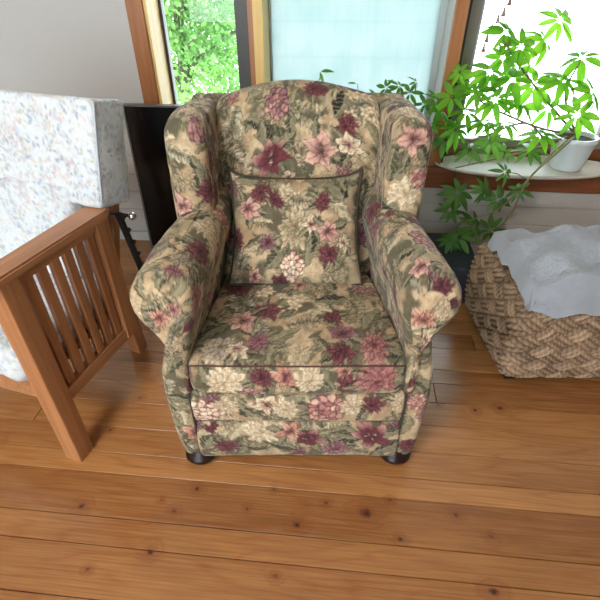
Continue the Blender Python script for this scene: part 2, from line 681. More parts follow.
def tapestry(st, motifs, seed):
    rng = random.Random(seed)
    s, t = st[:, 0], st[:, 1]
    b = sstep(.3, .7, fbm(s * 22, t * 22, seed))[:, None]
    col = C['beige'] * (1 - b) + C['tan'] * b
    g = (sstep(.50, .62, fbm(s * 14 + 40, t * 14, seed + 5)) * .55)[:, None]
    col = col * (1 - g) + C['sage'] * g
    g = (sstep(.46, .62, fbm(s * 19 + 9, t * 19, seed + 6)) * .85)[:, None]
    col = col * (1 - g) + C['green'] * g
    # the weave lets every outline wander a little
    wx = (fbm(s * 26, t * 26, seed + 8) - .5) * .020 + (fbm(s * 95, t * 95, seed + 9, 2) - .5) * .007
    wy = (fbm(s * 26 + 7, t * 26, seed + 10) - .5) * .020 + (fbm(s * 95 + 7, t * 95, seed + 11, 2) - .5) * .007

    def draw(x, y, kind, r, rot):
        idx = np.nonzero((np.abs(s - x) < r * 1.35) & (np.abs(t - y) < r * 1.35))[0]
        if len(idx) == 0:
            return
        fn, pn = PAL[kind]
        X, Y = s[idx] - x + wx[idx], t[idx] - y + wy[idx]
        th, sq = rng.uniform(0, PI), rng.uniform(1.0, 1.35)
        c, d = math.cos(th), math.sin(th)
        X, Y = X * c + Y * d, (-X * d + Y * c) * sq
        fn(col, idx, X * c - Y * d, X * d + Y * c, r, rot, rng, [C[k] for k in pn])

    x0, x1, y0, y1 = s.min(), s.max(), t.min(), t.max()
    area = (x1 - x0) * (y1 - y0)
    # a ground of pale leaves and scrolls
    for _ in range(int(area / .0042)):
        draw(rng.uniform(x0, x1), rng.uniform(y0, y1), rng.choice(['ac_c', 'ac_t', 'leaf_c', 'leaf_o', 'ac_o', 'stem', 'mum_t']), rng.uniform(.030, .048), rng.uniform(0, 2 * PI))
    # loose motifs where no set one lies
    taken = [(m[0], m[1], m[3]) for m in motifs]
    for _ in range(int(area / .00045)):
        x, y = rng.uniform(x0, x1), rng.uniform(y0, y1)
        k = rng.choice(FILL)
        r = rng.uniform(.022, .044)
        if all((x - a) ** 2 + (y - c) ** 2 > (.74 * (r + q)) ** 2 for a, c, q in taken):
            taken.append((x, y, r))
            if k[:4] in ('peon', 'lily', 'cl_b'):
                for i in range(3):
                    a = rng.uniform(0, 2 * PI)
                    draw(x + r * math.cos(a), y + r * math.sin(a), rng.choice(['leaf_g', 'leaf_o']), r * .65, a)
            draw(x, y, k, r, rng.uniform(0, 2 * PI))
    # the set motifs: leaves first, blooms over them
    for m in sorted(motifs, key=lambda m: 0 if m[2][:2] in ('le', 'ac', 'st') else 1):
        x, y, k, r = m[:4]
        rot = m[4] if len(m) > 4 else rng.uniform(0, 2 * PI)
        if k[:4] in ('peon', 'lily', 'cl_b', 'cl_p'):
            for i in range(3):
                a = rng.uniform(0, 2 * PI)
                draw(x + r * .95 * math.cos(a), y + r * .95 * math.sin(a), rng.choice(['leaf_g', 'leaf_g', 'leaf_o']), r * .55, a)
        draw(x, y, k, r, rot)
    n = fbm(s * 420, t * 420, seed + 3, 2)[:, None]
    n2 = fbm(s * 110, t * 60, seed + 4, 3)[:, None]
    grey = col.mean(1, keepdims=True)
    col = col * .92 + grey * .08
    return np.clip(col * (.76 + .48 * n) * (.74 + .52 * n2), 0, 1)


SOFT = {}        # cloth coordinates of each upholstered part (by key)
#MOTIFS_BEGIN
MOTIFS = {
    'back': [(0.386,0.565,'cl_b',0.046),(0.358,0.414,'lily_b',0.074),(0.372,0.472,'leaf_g',0.061),(0.323,0.513,'leaf_g',0.04),(0.256,0.513,'ac_c',0.08),(0.234,0.452,'ac_t',0.069),(0.22,0.335,'lily_p',0.033),(0.434,0.575,'leaf_o',0.04),(0.503,0.61,'peony_b',0.041),(0.472,0.51,'ac_o',0.078),(0.58,0.572,'leaf_g',0.057),(0.659,0.575,'stars',0.068),(0.593,0.51,'peony_b',0.046),(0.511,0.431,'lily_p',0.067),(0.597,0.455,'lily_c',0.052),(0.661,0.4,'mum_t',0.071),(0.323,0.596,'leaf_o',0.041),(0.421,0.5,'leaf_g',0.036),(0.438,0.431,'ac_t',0.055),(0.688,0.51,'leaf_o',0.046),(0.663,0.328,'leaf_g',0.04),(0.652,0.173,'peony_m',0.044),(0.233,0.17,'peony_m',0.041),(0.203,0.41,'leaf_g',0.04)],
    'wing_l': [(0.443,0.687,'leaf_o',0.058),(0.262,0.835,'peony_b',0.041),(0.469,0.011,'cl_b',0.047),(0.402,0.082,'ac_c',0.06),(0.364,0.046,'leaf_g',0.033),(0.36,0.857,'peony_b',0.046),(0.293,0.018,'peony_b',0.042),(0.324,0.043,'leaf_g',0.037),(0.259,0.101,'lily_p',0.041),(0.475,0.066,'leaf_o',0.032),(0.328,0.088,'mum_t',0.037)],
    'pillow': [(0.12,0.316,'leaf_g',0.067),(-0.175,0.084,'ac_c',0.056),(-0.103,0.278,'peony_b',0.04),(-0.056,0.261,'peony_b',0.027),(-0.141,0.23,'lily_p',0.044),(-0.01,0.305,'stars',0.057),(0.006,0.246,'ac_t',0.059),(0.081,0.25,'peony_b',0.036),(0.003,0.175,'mum_t',0.071),(-0.148,0.32,'leaf_o',0.04),(0.082,0.314,'leaf_g',0.058),(0.128,0.325,'leaf_o',0.05),(0.051,0.19,'lily_c',0.041),(0.099,0.166,'lily_p',0.045),(0.098,0.099,'peony_b',0.039),(0.048,0.138,'leaf_g',0.036),(-0.084,0.135,'lily_m',0.036),(-0.063,0.087,'leaf_g',0.049),(-0.01,0.059,'cl_c',0.043),(0.033,0.087,'leaf_o',0.042),(-0.18,0.138,'peony_b',0.038),(-0.17,0.072,'ac_c',0.045),(0.15,0.215,'leaf_c',0.039),(0.148,0.132,'lily_c',0.036),(0.15,0.05,'ac_t',0.042),(-0.099,0.193,'leaf_c',0.036)],
    'arm_r': [(0.516,0.346,'peony_b',0.053),(0.506,0.192,'leaf_g',0.057),(0.368,0.399,'ac_t',0.054),(0.164,0.399,'lily_p',0.042),(0.222,0.415,'leaf_s',0.04),(0.235,0.373,'leaf_g',0.039),(0.127,0.369,'leaf_s',0.03),(0.108,0.452,'peony_b',0.033),(0.184,0.271,'peony_b',0.044),(3.289,0.595,'lily_s',0.043),(3.334,0.624,'mum_c',0.031),(0.13,0.422,'lily_m',0.025),(0.113,0.274,'ac_t',0.038),(0.249,0.307,'ac_t',0.049),(0.174,0.333,'leaf_o',0.036),(0.102,0.517,'peony_b',0.021)],
    'arm_l': [(0.587,0.32,'leaf_g',0.056),(0.482,0.343,'cl_p',0.036),(0.413,0.409,'leaf_g',0.045),(0.368,0.373,'mum_c',0.044),(2.681,0.516,'ac_c',0.04),(2.71,0.514,'mum_c',0.03),(0.113,0.021,'peony_b',0.03),(2.692,0.445,'leaf_g',0.037),(0.263,0.36,'peony_b',0.047),(0.343,0.32,'mum_c',0.041),(0.234,0.33,'leaf_o',0.055),(0.145,0.389,'peony_m',0.026),(0.114,0.369,'leaf_s',0.037),(0.148,0.294,'peony_p',0.043),(2.705,0.617,'lily_p',0.025),(2.673,0.597,'lily_s',0.035),(2.656,0.623,'leaf_g',0.028),(0.101,0.53,'mum_c',0.033),(2.646,0.576,'leaf_o',0.027),(0.364,0.205,'ac_t',0.056),(0.279,0.402,'leaf_g',0.034),(0.404,0.084,'peony_b',0.039),(0.114,0.245,'peony_b',0.03),(0.112,0.415,'leaf_o',0.025),(0.196,0.389,'mum_g',0.031)],
    'wing_r': [(6.29,1.29,'mum_c',0.075),(0.432,0.078,'lily_p',0.054),(0.37,0.024,'leaf_g',0.052),(0.297,0.072,'mum_c',0.064),(0.33,0.114,'cl_p',0.031),(0.426,0.034,'leaf_o',0.035),(0.254,0.03,'leaf_g',0.044)],
    'seat': [(0.21,0.446,'peony_b',0.056),(0.217,0.364,'ac_c',0.089),(0.32,0.314,'peony_b',0.052),(0.257,0.278,'lily_p',0.059),(0.347,0.364,'stars',0.07),(0.179,0.224,'leaf_g',0.06),(0.221,0.16,'mum_g',0.056),(0.316,0.188,'peony_m',0.043),(0.382,0.203,'leaf_o',0.048),(0.433,0.274,'ac_t',0.068),(0.505,0.353,'leaf_g',0.059),(0.516,0.274,'peony_b',0.034),(0.543,0.21,'lily_m',0.048),(0.543,0.142,'peony_b',0.041),(0.63,0.163,'peony_p',0.057),(0.493,0.167,'leaf_g',0.039),(0.459,0.152,'ac_t',0.041),(0.588,0.332,'ac_t',0.059),(0.622,0.274,'leaf_o',0.052),(0.268,0.156,'lily_c',0.041),(0.36,0.134,'leaf_o',0.037),(0.435,0.138,'mum_c',0.037),(0.192,0.084,'leaf_g',0.049),(0.238,0.059,'mum_c',0.062),(0.336,0.077,'peony_b',0.04),(0.402,0.081,'lily_s',0.043),(0.356,0.038,'leaf_g',0.034),(0.29,0.084,'leaf_s',0.035),(0.46,0.073,'mum_c',0.045),(0.507,0.07,'leaf_g',0.037),(0.549,0.095,'lily_s',0.03),(0.562,0.052,'peony_b',0.038),(0.638,0.066,'peony_p',0.065),(0.592,0.084,'leaf_g',0.03),(0.457,0.084,'leaf_o',0.026),(0.693,0.048,'leaf_g',0.033),(0.714,0.106,'leaf_g',0.047),(0.164,0.271,'leaf_g',0.04),(0.668,0.271,'leaf_g',0.039)],
    'foot': [(0.119,0.343,'peony_m',0.031),(0.093,0.385,'cl_c',0.051),(0.198,0.371,'leaf_g',0.041),(0.27,0.357,'lily_c',0.049),(0.23,0.391,'leaf_g',0.038),(0.154,0.361,'mum_c',0.039),(0.433,0.381,'cl_p',0.057),(0.383,0.361,'leaf_g',0.039),(0.321,0.374,'mum_c',0.048),(0.567,0.357,'peony_b',0.038),(0.538,0.402,'leaf_g',0.042),(0.499,0.361,'mum_c',0.041),(0.618,0.364,'stem',0.046),(0.64,0.347,'mum_c',0.038)],
    'post_l': [(0.306,0.016,'lily_s',0.057),(0.511,0.064,'ac_c',0.055),(0.455,0.031,'leaf_g',0.044),(0.385,0.053,'leaf_c',0.044),(0.238,0.06,'leaf_o',0.042),(0.417,0.064,'leaf_g',0.03)],
    'bottom': [(0.118,0.365,'peony_b',0.027),(0.106,0.417,'leaf_o',0.045),(0.259,0.382,'mum_c',0.062),(0.194,0.375,'leaf_c',0.047),(0.153,0.444,'peony_b',0.037),(0.343,0.379,'lily_s',0.049),(0.324,0.441,'leaf_g',0.045),(0.401,0.406,'lily_b',0.055),(0.477,0.393,'ac_o',0.078),(0.586,0.396,'lily_b',0.08),(0.648,0.441,'leaf_g',0.056),(0.52,0.417,'leaf_g',0.048),(0.481,0.461,'peony_m',0.05),(0.23,0.454,'stem',0.05)],
    'post_r': [(0.575,0.031,'ac_t',0.046),(0.437,0.046,'cl_p',0.035),(0.25,0.053,'peony_b',0.041),(0.493,0.049,'leaf_g',0.03),(0.336,0.027,'leaf_o',0.047),(0.629,0.038,'leaf_o',0.034)],
}
#MOTIFS_END


def soft_part(key, name, data, mat, parent, base, seed, wrinkle=0.003, chart=None, label=None):
    V, quads, tris, st, cap = data
    V = V.copy()
    st = st.copy()
    if chart is not None:                      # flat ends get their own straight cut of cloth
        for c in (1, 2):
            m = cap == c
            if m.any():
                st[m] = chart(V[m]) + np.array([3.0 * c, 0])
    me = mesh_np(name, V - np.array(base), quads, tris)
    if wrinkle:
        nrm = np.zeros(len(V) * 3, np.float32)
        me.vertices.foreach_get('normal', nrm)
        nrm = nrm.reshape(-1, 3)
        q = V[:, 0] * 1.0 + V[:, 1] * .37
        w = V[:, 2] * 1.0 + V[:, 1] * .71
        d = (fbm(q * 9, w * 9, seed, 3) - .5) * 2 * wrinkle
        P = V - np.array(base) + nrm * d[:, None]
        me.vertices.foreach_set('co', P.astype(np.float32).ravel())
        me.update()
    set_dye(me, tapestry(st, MOTIFS.get(key, []), seed))
    o = link(name, me, mat, parent, label=label)
    SOFT[key] = (o, st)
    return o


def lerp_tab(tab, z):
    xs = [t[0] for t in tab]
    return np.interp(z, xs, [t[1] for t in tab])


# ================================================================== materials used
M_FAB = m_fabric('floral_tapestry')
M_PIPE = m_plain('dark_olive_cord', (58, 54, 42), .85)
M_WELT = m_plain('brown_welt', (84, 56, 48), .9)
M_CORD = m_plain('pale_cord', (176, 186, 196), .9)
M_FOOT = m_plain('dark_lacquered_wood', (34, 17, 13), .34, var=.2, spec=.35)
M_OAK = m_wood('honey_oak', (134, 86, 54), (196, 142, 100), axis=1, rough=.38)
M_OAKV = m_wood('honey_oak_upright', (130, 82, 48), (190, 132, 88), axis=2, rough=.4)
M_CASE = m_wood('fir_casing', (134, 80, 42), (186, 124, 74), axis=2, rough=.4)
M_SILL = m_wood('fir_sill', (116, 64, 38), (156, 94, 60), axis=0, rough=.4)
M_PINE = m_wood('lit_pine_jamb', (214, 174, 98), (240, 208, 138), axis=2, rough=.5)  # pine with the yellow of the window light put into its colour
M_WALL = m_plain('wall_paint', (190, 189, 187), .8, var=.03, scale=3)
M_BOARD = m_plain('white_painted_boards', (198, 196, 192), .6, var=.04, scale=5)
M_CEIL = m_plain('ceiling_paint', (236, 233, 226), .9, var=.02)
M_SASH = m_plain('bronze_sash', (74, 72, 70), .45, var=.08)
M_SASHB = m_plain('taupe_sash', (138, 126, 118), .45, var=.08)
M_SASHG = m_plain('grey_sash', (168, 178, 178), .45, var=.05)
M_GLASS = m_glass('window_glass')
M_FROST = m_frosted('milky_sheeting')
M_TVB = m_plain('black_screen', (5, 5, 8), .13, var=.05, spec=.35)
M_TVF = m_plain('brushed_grey_bezel', (112, 112, 112), .35, metal=.6, var=.05)
M_BLACK = m_plain('black_iron', (16, 16, 17), .4, var=.1)
M_CHROME = m_plain('chrome', (205, 205, 205), .12, metal=1.0, var=.02)
M_BIN = m_plain('dark_slate_plastic', (44, 52, 62), .5, var=.06)
M_TRAY = m_plain('pale_glazed_tray', (206, 202, 190), .35, var=.05)
M_POT = m_plain('white_glazed_pot', (214, 222, 226), .25, var=.04)
M_SOIL = m_plain('potting_soil', (48, 36, 28), .95, var=.4, scale=90, bump=.8)
M_LEAF = m_leaf('umbrella_leaf_backlit', (92, 160, 50), (138, 196, 78), .68)  # brighter leaf green, the window's backlight put into the colour
M_LEAF2 = m_leaf('umbrella_leaf_shaded', (74, 128, 62), (116, 164, 88), .5)  # darker copy of the same leaf, shade put into the colour
M_STEM = m_plain('plant_stem', (124, 116, 78), .7, var=.2, scale=40)
M_TREE = m_leaf('tree_leaf', (92, 140, 84), (146, 188, 122), .5, 1.2)
M_TREE2 = m_leaf('tree_leaf_deep', (76, 122, 80), (120, 164, 108), .5, 1.2)
M_BARK = m_plain('bark', (96, 88, 80), .9, var=.3, scale=14, bump=.6)
M_BELL = m_plain('bell_bronze', (96, 66, 56), .5, var=.2)
M_GROUND = m_plain('lawn', (104, 128, 74), .95, var=.3, scale=2)


# ================================================================== the room
def floor_material():
    m, nt, out = mat_new('pine_floor_boards')
    at = nd(nt, 'ShaderNodeAttribute', attribute_name='tone')
    sep = nd(nt, 'ShaderNodeSeparateColor')
    lk(nt, at.outputs['Color'], sep.inputs[0])
    tc = nd(nt, 'ShaderNodeTexCoord')
    off = nd(nt, 'ShaderNodeCombineXYZ')
    lk(nt, math_n(nt, 'MULTIPLY', sep.outputs[0], 30.0), off.inputs[0])
    lk(nt, math_n(nt, 'MULTIPLY', sep.outputs[1], 7.0), off.inputs[2])
    add = nd(nt, 'ShaderNodeVectorMath', operation='ADD')
    lk(nt, tc.outputs['Object'], add.inputs[0])
    lk(nt, off.outputs[0], add.inputs[1])
    # knots: position in the board plane (u, v) and size
    knots = KNOTS
    sx = nd(nt, 'ShaderNodeSeparateXYZ')
    lk(nt, tc.outputs['Object'], sx.inputs[0])
    wob = noise_n(nt, mapped(nt, (1, 1, 1)), 90, 3)
    kn = None
    halo = None
    for (ku, kv, kr) in knots:
        du = math_n(nt, 'SUBTRACT', sx.outputs[0], ku)
        dv = math_n(nt, 'SUBTRACT', sx.outputs[1], kv)
        d = math_n(nt, 'SQRT', math_n(nt, 'ADD', math_n(nt, 'POWER', math_n(nt, 'MULTIPLY', du, .85), 2.0), math_n(nt, 'POWER', dv, 2.0)))
        d = math_n(nt, 'ADD', d, math_n(nt, 'MULTIPLY', math_n(nt, 'SUBTRACT', wob, .5), kr * 1.5))
        k = maprange(nt, d, kr * .25, kr * 1.15, 1.0 if kr > .0065 else .65, 0.0)
        h = maprange(nt, d, kr * .8, kr * 4.5, 1.0, 0.0)
        kn = k if kn is None else math_n(nt, 'MAXIMUM', kn, k)
        halo = h if halo is None else math_n(nt, 'MAXIMUM', halo, h)
    # flowing grain, bending round the knots
    mp = nd(nt, 'ShaderNodeMapping')
    mp.inputs['Scale'].default_value = (1.1, 9.0, 1.0)
    lk(nt, add.outputs[0], mp.inputs[0])
    big = noise_n(nt, mp.outputs[0], 1.0, 2)
    ring = math_n(nt, 'ADD', math_n(nt, 'MULTIPLY', big, 9.0), math_n(nt, 'MULTIPLY', halo, 1.6))
    ring = math_n(nt, 'FRACT', ring)
    ring = math_n(nt, 'ABSOLUTE', math_n(nt, 'SUBTRACT', ring, .5))
    ring = maprange(nt, ring, 0.0, .22, 1.0, 0.0)
    mp2 = nd(nt, 'ShaderNodeMapping')
    mp2.inputs['Scale'].default_value = (5.0, 190.0, 1.0)
    lk(nt, add.outputs[0], mp2.inputs[0])
    fine = noise_n(nt, mp2.outputs[0], 1.0, 4, .6)
    mp3 = nd(nt, 'ShaderNodeMapping')
    mp3.inputs['Scale'].default_value = (1.6, 5.0, 1.0)
    lk(nt, add.outputs[0], mp3.inputs[0])
    blot = noise_n(nt, mp3.outputs[0], 1.0, 4)
    f = math_n(nt, 'ADD', math_n(nt, 'MULTIPLY', fine, .55), math_n(nt, 'MULTIPLY', blot, .5))
    f = math_n(nt, 'ADD', f, math_n(nt, 'MULTIPLY', math_n(nt, 'SUBTRACT', sep.outputs[2], .5), .30))
    f = maprange(nt, f, .28, .78)
    col = mix_n(nt, f, lin(*FLOOR_D), lin(*FLOOR_L))
    col = mix_n(nt, math_n(nt, 'MULTIPLY', ring, .30), col, lin(134, 70, 36))
    col = mix_n(nt, math_n(nt, 'MULTIPLY', halo, .45), col, lin(120, 62, 34))
    col = mix_n(nt, math_n(nt, 'MULTIPLY', kn, .9), col, lin(52, 26, 18))
    sc = noise_n(nt, mapped(nt, (1, 3, 1)), 5, 3)
    rough = maprange(nt, sc, .3, .7, .18, .27)
    principled(nt, out, col, rough, spec=.75, bump=fine, bump_s=.08, bump_d=.001)
    return m


FLOOR_D, FLOOR_L = (130, 82, 43), (194, 138, 84)
KNOTS = [(0.122, 0.7, 0.015), (-0.379, 0.726, 0.007), (-0.426, 0.653, 0.006), (-0.472, 0.682, 0.004), (-0.219, 0.679, 0.005), (-0.15, 0.748, 0.005), (-0.453, 0.537, 0.009), (-0.598, 0.48, 0.005), (-0.113, 0.51, 0.006), (-0.696, 0.642, 0.008), (0.007, 0.719, 0.005), (0.213, 0.635, 0.007), (0.377, 0.718, 0.007), (0.462, 0.667, 0.006), (0.435, 0.526, 0.011), (0.193, 0.746, 0.005), (0.387, 1.125, 0.006), (0.513, 1.114, 0.007), (0.604, 1.132, 0.008), (-0.071, 0.647, 0.009), (-0.685, 1.054, 0.006), (-0.732, 0.908, 0.005)]
SEAMS = [-3.2, -3.0, -2.8, -2.6, -2.4, -2.2, -2.0, -1.8, -1.6, -1.4, -1.2, -1.0, -.8, -.62, -.45, -.30, -.16, -.03, .09, .20, .305, .415, .541, .617, .752, .823, .922, 1.031, 1.135, 1.231, 1.306, 1.433, 1.53, 1.64, 1.76, 1.86, 1.97, 2.08, 2.22]


def build_floor():
    rng = random.Random(5)
    V, F, tone = [], [], []
    for v0, v1 in zip(SEAMS[:-1], SEAMS[1:]):
        cuts = [-3.2]
        x = -3.2 + rng.uniform(.4, 2.6)
        while x < 3.1:
            if not (-1.2 < x < 1.2) or rng.random() < .18:
                cuts.append(x)
            x += rng.uniform(1.4, 3.0)
        cuts.append(3.2)
        for u0, u1 in zip(cuts[:-1], cuts[1:]):
            tn = (rng.random(), rng.random(), rng.random())
            g, c = .0010, .0022
            b = len(V)
            for (ins, z) in ((g, -.012), (g, -.0018), (c, 0)):
                V += [(u0 + ins, v0 + ins, z), (u1 - ins, v0 + ins, z), (u1 - ins, v1 - ins, z), (u0 + ins, v1 - ins, z)]
                tone += [tn] * 4
            for k in range(2):
                for i in range(4):
                    j = (i + 1) % 4
                    F.append((b + 4 * k + i, b + 4 * k + j, b + 4 * k + 4 + j, b + 4 * k + 4 + i))
            F.append((b + 8, b + 9, b + 10, b + 11))
            b = len(V)
    b = len(V)
    V += [(-3.2, -3.2, -.010), (3.2, -3.2, -.010), (3.2, 2.22, -.010), (-3.2, 2.22, -.010)]
    tone += [(0, 0, 0)] * 4
    F.append((b, b + 1, b + 2, b + 3))
    me = mesh_np('floor', V, F, smooth=False)
    a = me.color_attributes.new('tone', 'FLOAT_COLOR', 'POINT')
    c = np.ones((len(V), 4), np.float32)
    c[:, :3] = tone
    a.data.foreach_set('color', c.ravel())
    return struct(link('floor', me, floor_material(), rotz=ROOM))


W0, W1 = 2.22, 2.42                # wall faces
UL, UR = -.882, 1.30               # the run of windows
ZS, ZT = .487, 1.98


def build_room():
    build_floor()
    w = MB()
    # painted boards below the sill
    zb = [.055, .19, .29, .39, .487]
    for a, b in zip(zb[:-1], zb[1:]):
        w.box(-3.2, 3.2, W0, W1, a + .0015, b - .0015, .003)
    w.box(-3.2, 3.2, W0 + .006, W1, 0, .487)
    w.build('wall_back_lower', M_BOARD, rotz=ROOM).name = 'wall_back'
    struct(bpy.data.objects['wall_back'])
    w = MB()
    w.box(-3.2, UL, W0, W1, .487, 2.5)
    w.box(UR, 3.2, W0, W1, .487, 2.5)
    w.box(UL, UR, W0, W1, ZT, 2.5)
    struct(w.build('wall_back', M_WALL, rotz=ROOM))
    struct(MB().box(-3.2, -3.08, -3.2, W0, 0, 2.5).build('wall_left', M_WALL, rotz=ROOM))
    struct(MB().box(3.08, 3.2, -3.2, W0, 0, 2.5).build('wall_right', M_WALL, rotz=ROOM))
    b = MB()  # unseen wall behind the camera; its opening is added to let in fill light
    b.box(-3.2, -2.5, -3.3, -3.2, 0, 2.5)
    b.box(.1, 3.2, -3.3, -3.2, 0, 2.5)
    b.box(-2.5, .1, -3.3, -3.2, 2.25, 2.5)
    struct(b.build('wall_front', M_WALL, rotz=ROOM))
    struct(MB().box(-3.2, 3.2, -3.2, W1 + .48, 2.5, 2.6).build('ceiling', M_CEIL, rotz=ROOM))
    struct(MB().box(-3.08, 3.08, W0 - .012, W0, 0, .055, .003).build('baseboard_back', M_BOARD, rotz=ROOM))
    # sill board and apron
    struct(MB().box(-.97, 1.40, W0 - .035, W1 - .03, ZS - .028, ZS, .005).build('trim_1', M_SILL, rotz=ROOM))
    struct(MB().box(-.955, 1.385, W0 - .018, W0, ZS - .108, ZS - .028, .004).build('trim_2', M_SILL, rotz=ROOM))
    # posts between the windows
    p = MB().box(-.437, -.414, W0 - .004, W1, ZS, ZT, .002).build('trim_3', M_CASE, rotz=ROOM)
    struct(p)
    MB().box(-.414, -.370, W0 - .012, W1, ZS, ZT, .003).build('post_face', M_PINE, p)
    p = struct(MB().box(.416, .470, W0 - .012, W1 - .02, ZS, ZT, .004).build('trim_4', M_CASE, rotz=ROOM))
    MB().box(.413, .416, W0 + .004, W1 - .03, ZS, ZT).build('lit_reveal', M_BOARD, p)  # white strip stands in for daylight falling on the post's reveal
    MB().box(.470, .486, W0 + .02, W1, ZS, ZT).build('dark_gap', M_BLACK, p)  # black strip put in for the shade of the gap beside the sash
    # outer casing, jamb and head
    p = struct(MB().box(-.957, -.884, W0 - .020, W0, ZS, ZT + .075, .004).build('trim_5', M_CASE, rotz=ROOM))
    MB().box(-.884, -.872, W0 - .004, W1 - .03, ZS, ZT).build('jamb', M_PINE, p)
    p = struct(MB().box(1.30, 1.375, W0 - .020, W0, ZS, ZT + .075, .004).build('trim_6', M_CASE, rotz=ROOM))
    MB().box(1.288, 1.30, W0 - .004, W1 - .03, ZS, ZT).build('jamb', M_PINE, p)
    struct(MB().box(-.957, 1.375, W0 - .020, W0, ZT, ZT + .075, .004).build('trim_7', M_CASE, rotz=ROOM))

    def window(n, u0, u1, fw0, fw1, msash, mpane, zb, vg=2.385):
        b = MB()
        b.box(u0, u0 + fw0, vg - .02, vg + .02, zb, ZT, .003)
        b.box(u1 - fw1, u1, vg - .02, vg + .02, zb, ZT, .003)
        b.box(u0 + fw0, u1 - fw1, vg - .02, vg + .02, zb, zb + .035, .003)
        b.box(u0 + fw0, u1 - fw1, vg - .02, vg + .02, ZT - .04, ZT, .003)
        o = struct(b.build('window_%d' % n, msash, rotz=ROOM))
        MB().box(u0 + fw0 - .006, u1 - fw1 + .006, vg - .004, vg + .004, zb + .03, ZT - .035).build('window_pane', mpane, o)
        return o
    window(1, -.872, -.437, .012, .088, M_SASH, M_GLASS, ZS)
    window(2, -.370, .413, .010, .030, M_SASHG, M_FROST, ZS)
    w3 = window(3, .486, 1.288, .072, .06, M_SASHB, M_GLASS, ZS + .055)
    MB().box(.486, 1.288, 2.36, 2.41, ZS, ZS + .055, .003).build('bottom_rail', M_SILL, w3)
    MB().box(.486 + .072, .486 + .080, 2.36, 2.41, ZS + .06, ZT).build('glazing_bead', M_SASHG, w3)


build_room()

# ================================================================== the wing armchair
CX, CY = -.006, 1.20
BASE = (CX, CY, 0)


